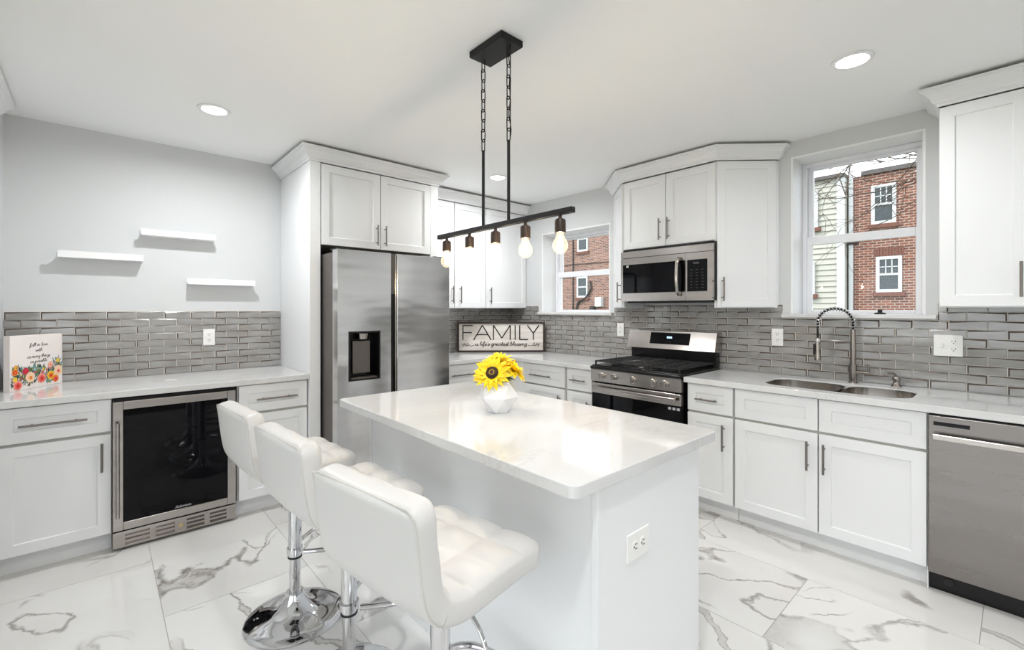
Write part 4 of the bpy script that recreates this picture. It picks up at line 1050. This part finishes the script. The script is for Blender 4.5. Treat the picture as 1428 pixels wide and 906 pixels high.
r = thing('siding_house', 'cream clapboard house left of the brick one, seen through the sink window', 'house', (0, 0, 0))
obj('wall', MB().box(XS+.1, XS+8, 4.112, 8.1, -1.3, 6.05), 'siding', r)
mb = MB(); z = -1.2
while z < 6.2:
    mb.bm.faces.ensure_lookup_table()
    a = mb.vs([(XS+.1, 4.33, z), (XS+.1, 8.1, z), (XS+.1, 8.1, z+.19), (XS+.1, 4.33, z+.19), (XS+.055, 4.33, z), (XS+.055, 8.1, z)])
    mb.face([a[4], a[5], a[2], a[3]]); mb.face([a[0], a[1], a[5], a[4]]); mb.face([a[0], a[4], a[3]]); mb.face([a[1], a[2], a[5]]); z += .2
obj('clapboards', mb, 'siding', r)
obj('corner_board', MB().box(XS+.02, XS+.12, 4.11, 4.34, -1.3, 6.05), 'ext_white', r)
obj('roof_edge', MB().box(XS-.1, XS+8.1, 4.09, 8.2, 6.05, 6.17), 'rooftile', r)
ext_window(r, 4.9, 5.7, 4.36, 5.72, XS+.02, False); ext_window(r, 5.0, 5.8, 1.92, 3.12, XS+.02, False)
r = thing('downspout', 'white downspout on the brick beside the cream clapboard house', 'downspout', (0, 0, 0))
obj('pipe', MB().box(X-.14, X-.02, 3.93, 4.055, -1.3, 6.6), 'ext_white', r, .02)
mb = MB(); mb.tube([(X-.18, 4.06, 3.7), (X-.18, 3.75, 3.72)], .05, 8); obj('bracket', mb, 'cable', r)
r = thing('brick_rowhouse', 'mottled brick house seen through the small window behind the sign', 'house', (0, 0, 0))
obj('wall', MB().box(X, X+8, 8.5, 26, -1.3, 7.5), 'brick2', r)
ext_window(r, 15.78, 16.5, 4.57, 5.95, X, False); ext_window(r, 15.79, 16.55, 2.02, 3.18, X, False)
mb = MB(); mb.tube([(X-.05, 16.82, -1.3), (X-.05, 16.82, 7.4)], .035, 6); mb.tube([(X-.05, 18.2, 3.9), (X-.05, 13.2, 3.85)], .02, 6); mb.tube([(X-.05, 18.0, 3.2), (X-.05, 13.2, 3.25)], .025, 6)
obj('wires', mb, 'cable', r)
mb = MB(); mb.tube(catmull([(X-.07, 16.6, .9), (X-.07, 16.45, 1.7), (X-.07, 15.9, 2.0), (X-.07, 15.55, 2.5), (X-.07, 15.6, 2.9)], 6), .06, 8); obj('conduit', mb, 'cable', r, smooth=60)
mb = MB(); mb.lathe([(.18, -.35), (.18, 0), (.001, 0)], (X-.1, 15.4, 1.55), 16); obj('electric_meter', mb, 'cable', r)
obj('utility_box', MB().box(X-.25, X, 14.75, 15.15, 1.5, 2.0), 'ext_white', r, .02)
def tree(label, base, h, targets, seed):
    rg = random.Random(seed); r = thing('bare_tree', label, 'tree', base)
    obj('trunk', MB().tube(catmull([(0, 0, 0), (.1, -.05, h*.4), (-.05, .05, h*.75), (0, 0, h)], 5), [.2-.006*i for i in range(16)], 9), 'bark', r, smooth=60)
    mb = MB()
    def br(p, d, L, rad, dep):
        pts = [p]; q = p.copy(); dd = d.normalized()
        for i in range(6):
            dd = (dd+Vector((rg.uniform(-.2, .2), rg.uniform(-.26, .26), rg.uniform(-.2, .24)))).normalized(); q = q+dd*L/6; pts.append(q.copy())
        mb.tube(catmull(pts, 2), [rad*(1-.75*i/12) for i in range(13)], 5)
        if dep > 0:
            for i in range(2, 7):
                for s in range(rg.choice((1, 2))):
                    d2 = (dd+Vector((rg.uniform(-.5, .5), rg.uniform(-.9, .9), rg.uniform(-.75, .8)))); br(pts[i], d2, L*rg.uniform(.35, .6), rad*.5, dep-1)
    for (z, tx, ty, tz, L, rad) in targets: br(Vector((0, 0, z)), Vector((tx, ty, tz)), L, rad, 2)
    obj('branches', mb, 'bark', r, smooth=60)
tree('bare tree whose twigs cross the upper sash of the sink window', (12.0, -1.2, -1.3), 6.0, [(4.7, -.1, 1, .10, 4.2, .028), (5.5, 0, 1, .05, 4.8, .03), (5.1, .1, 1, .14, 4.6, .026), (5.9, .2, 1, -.04, 4.0, .024)], 11)
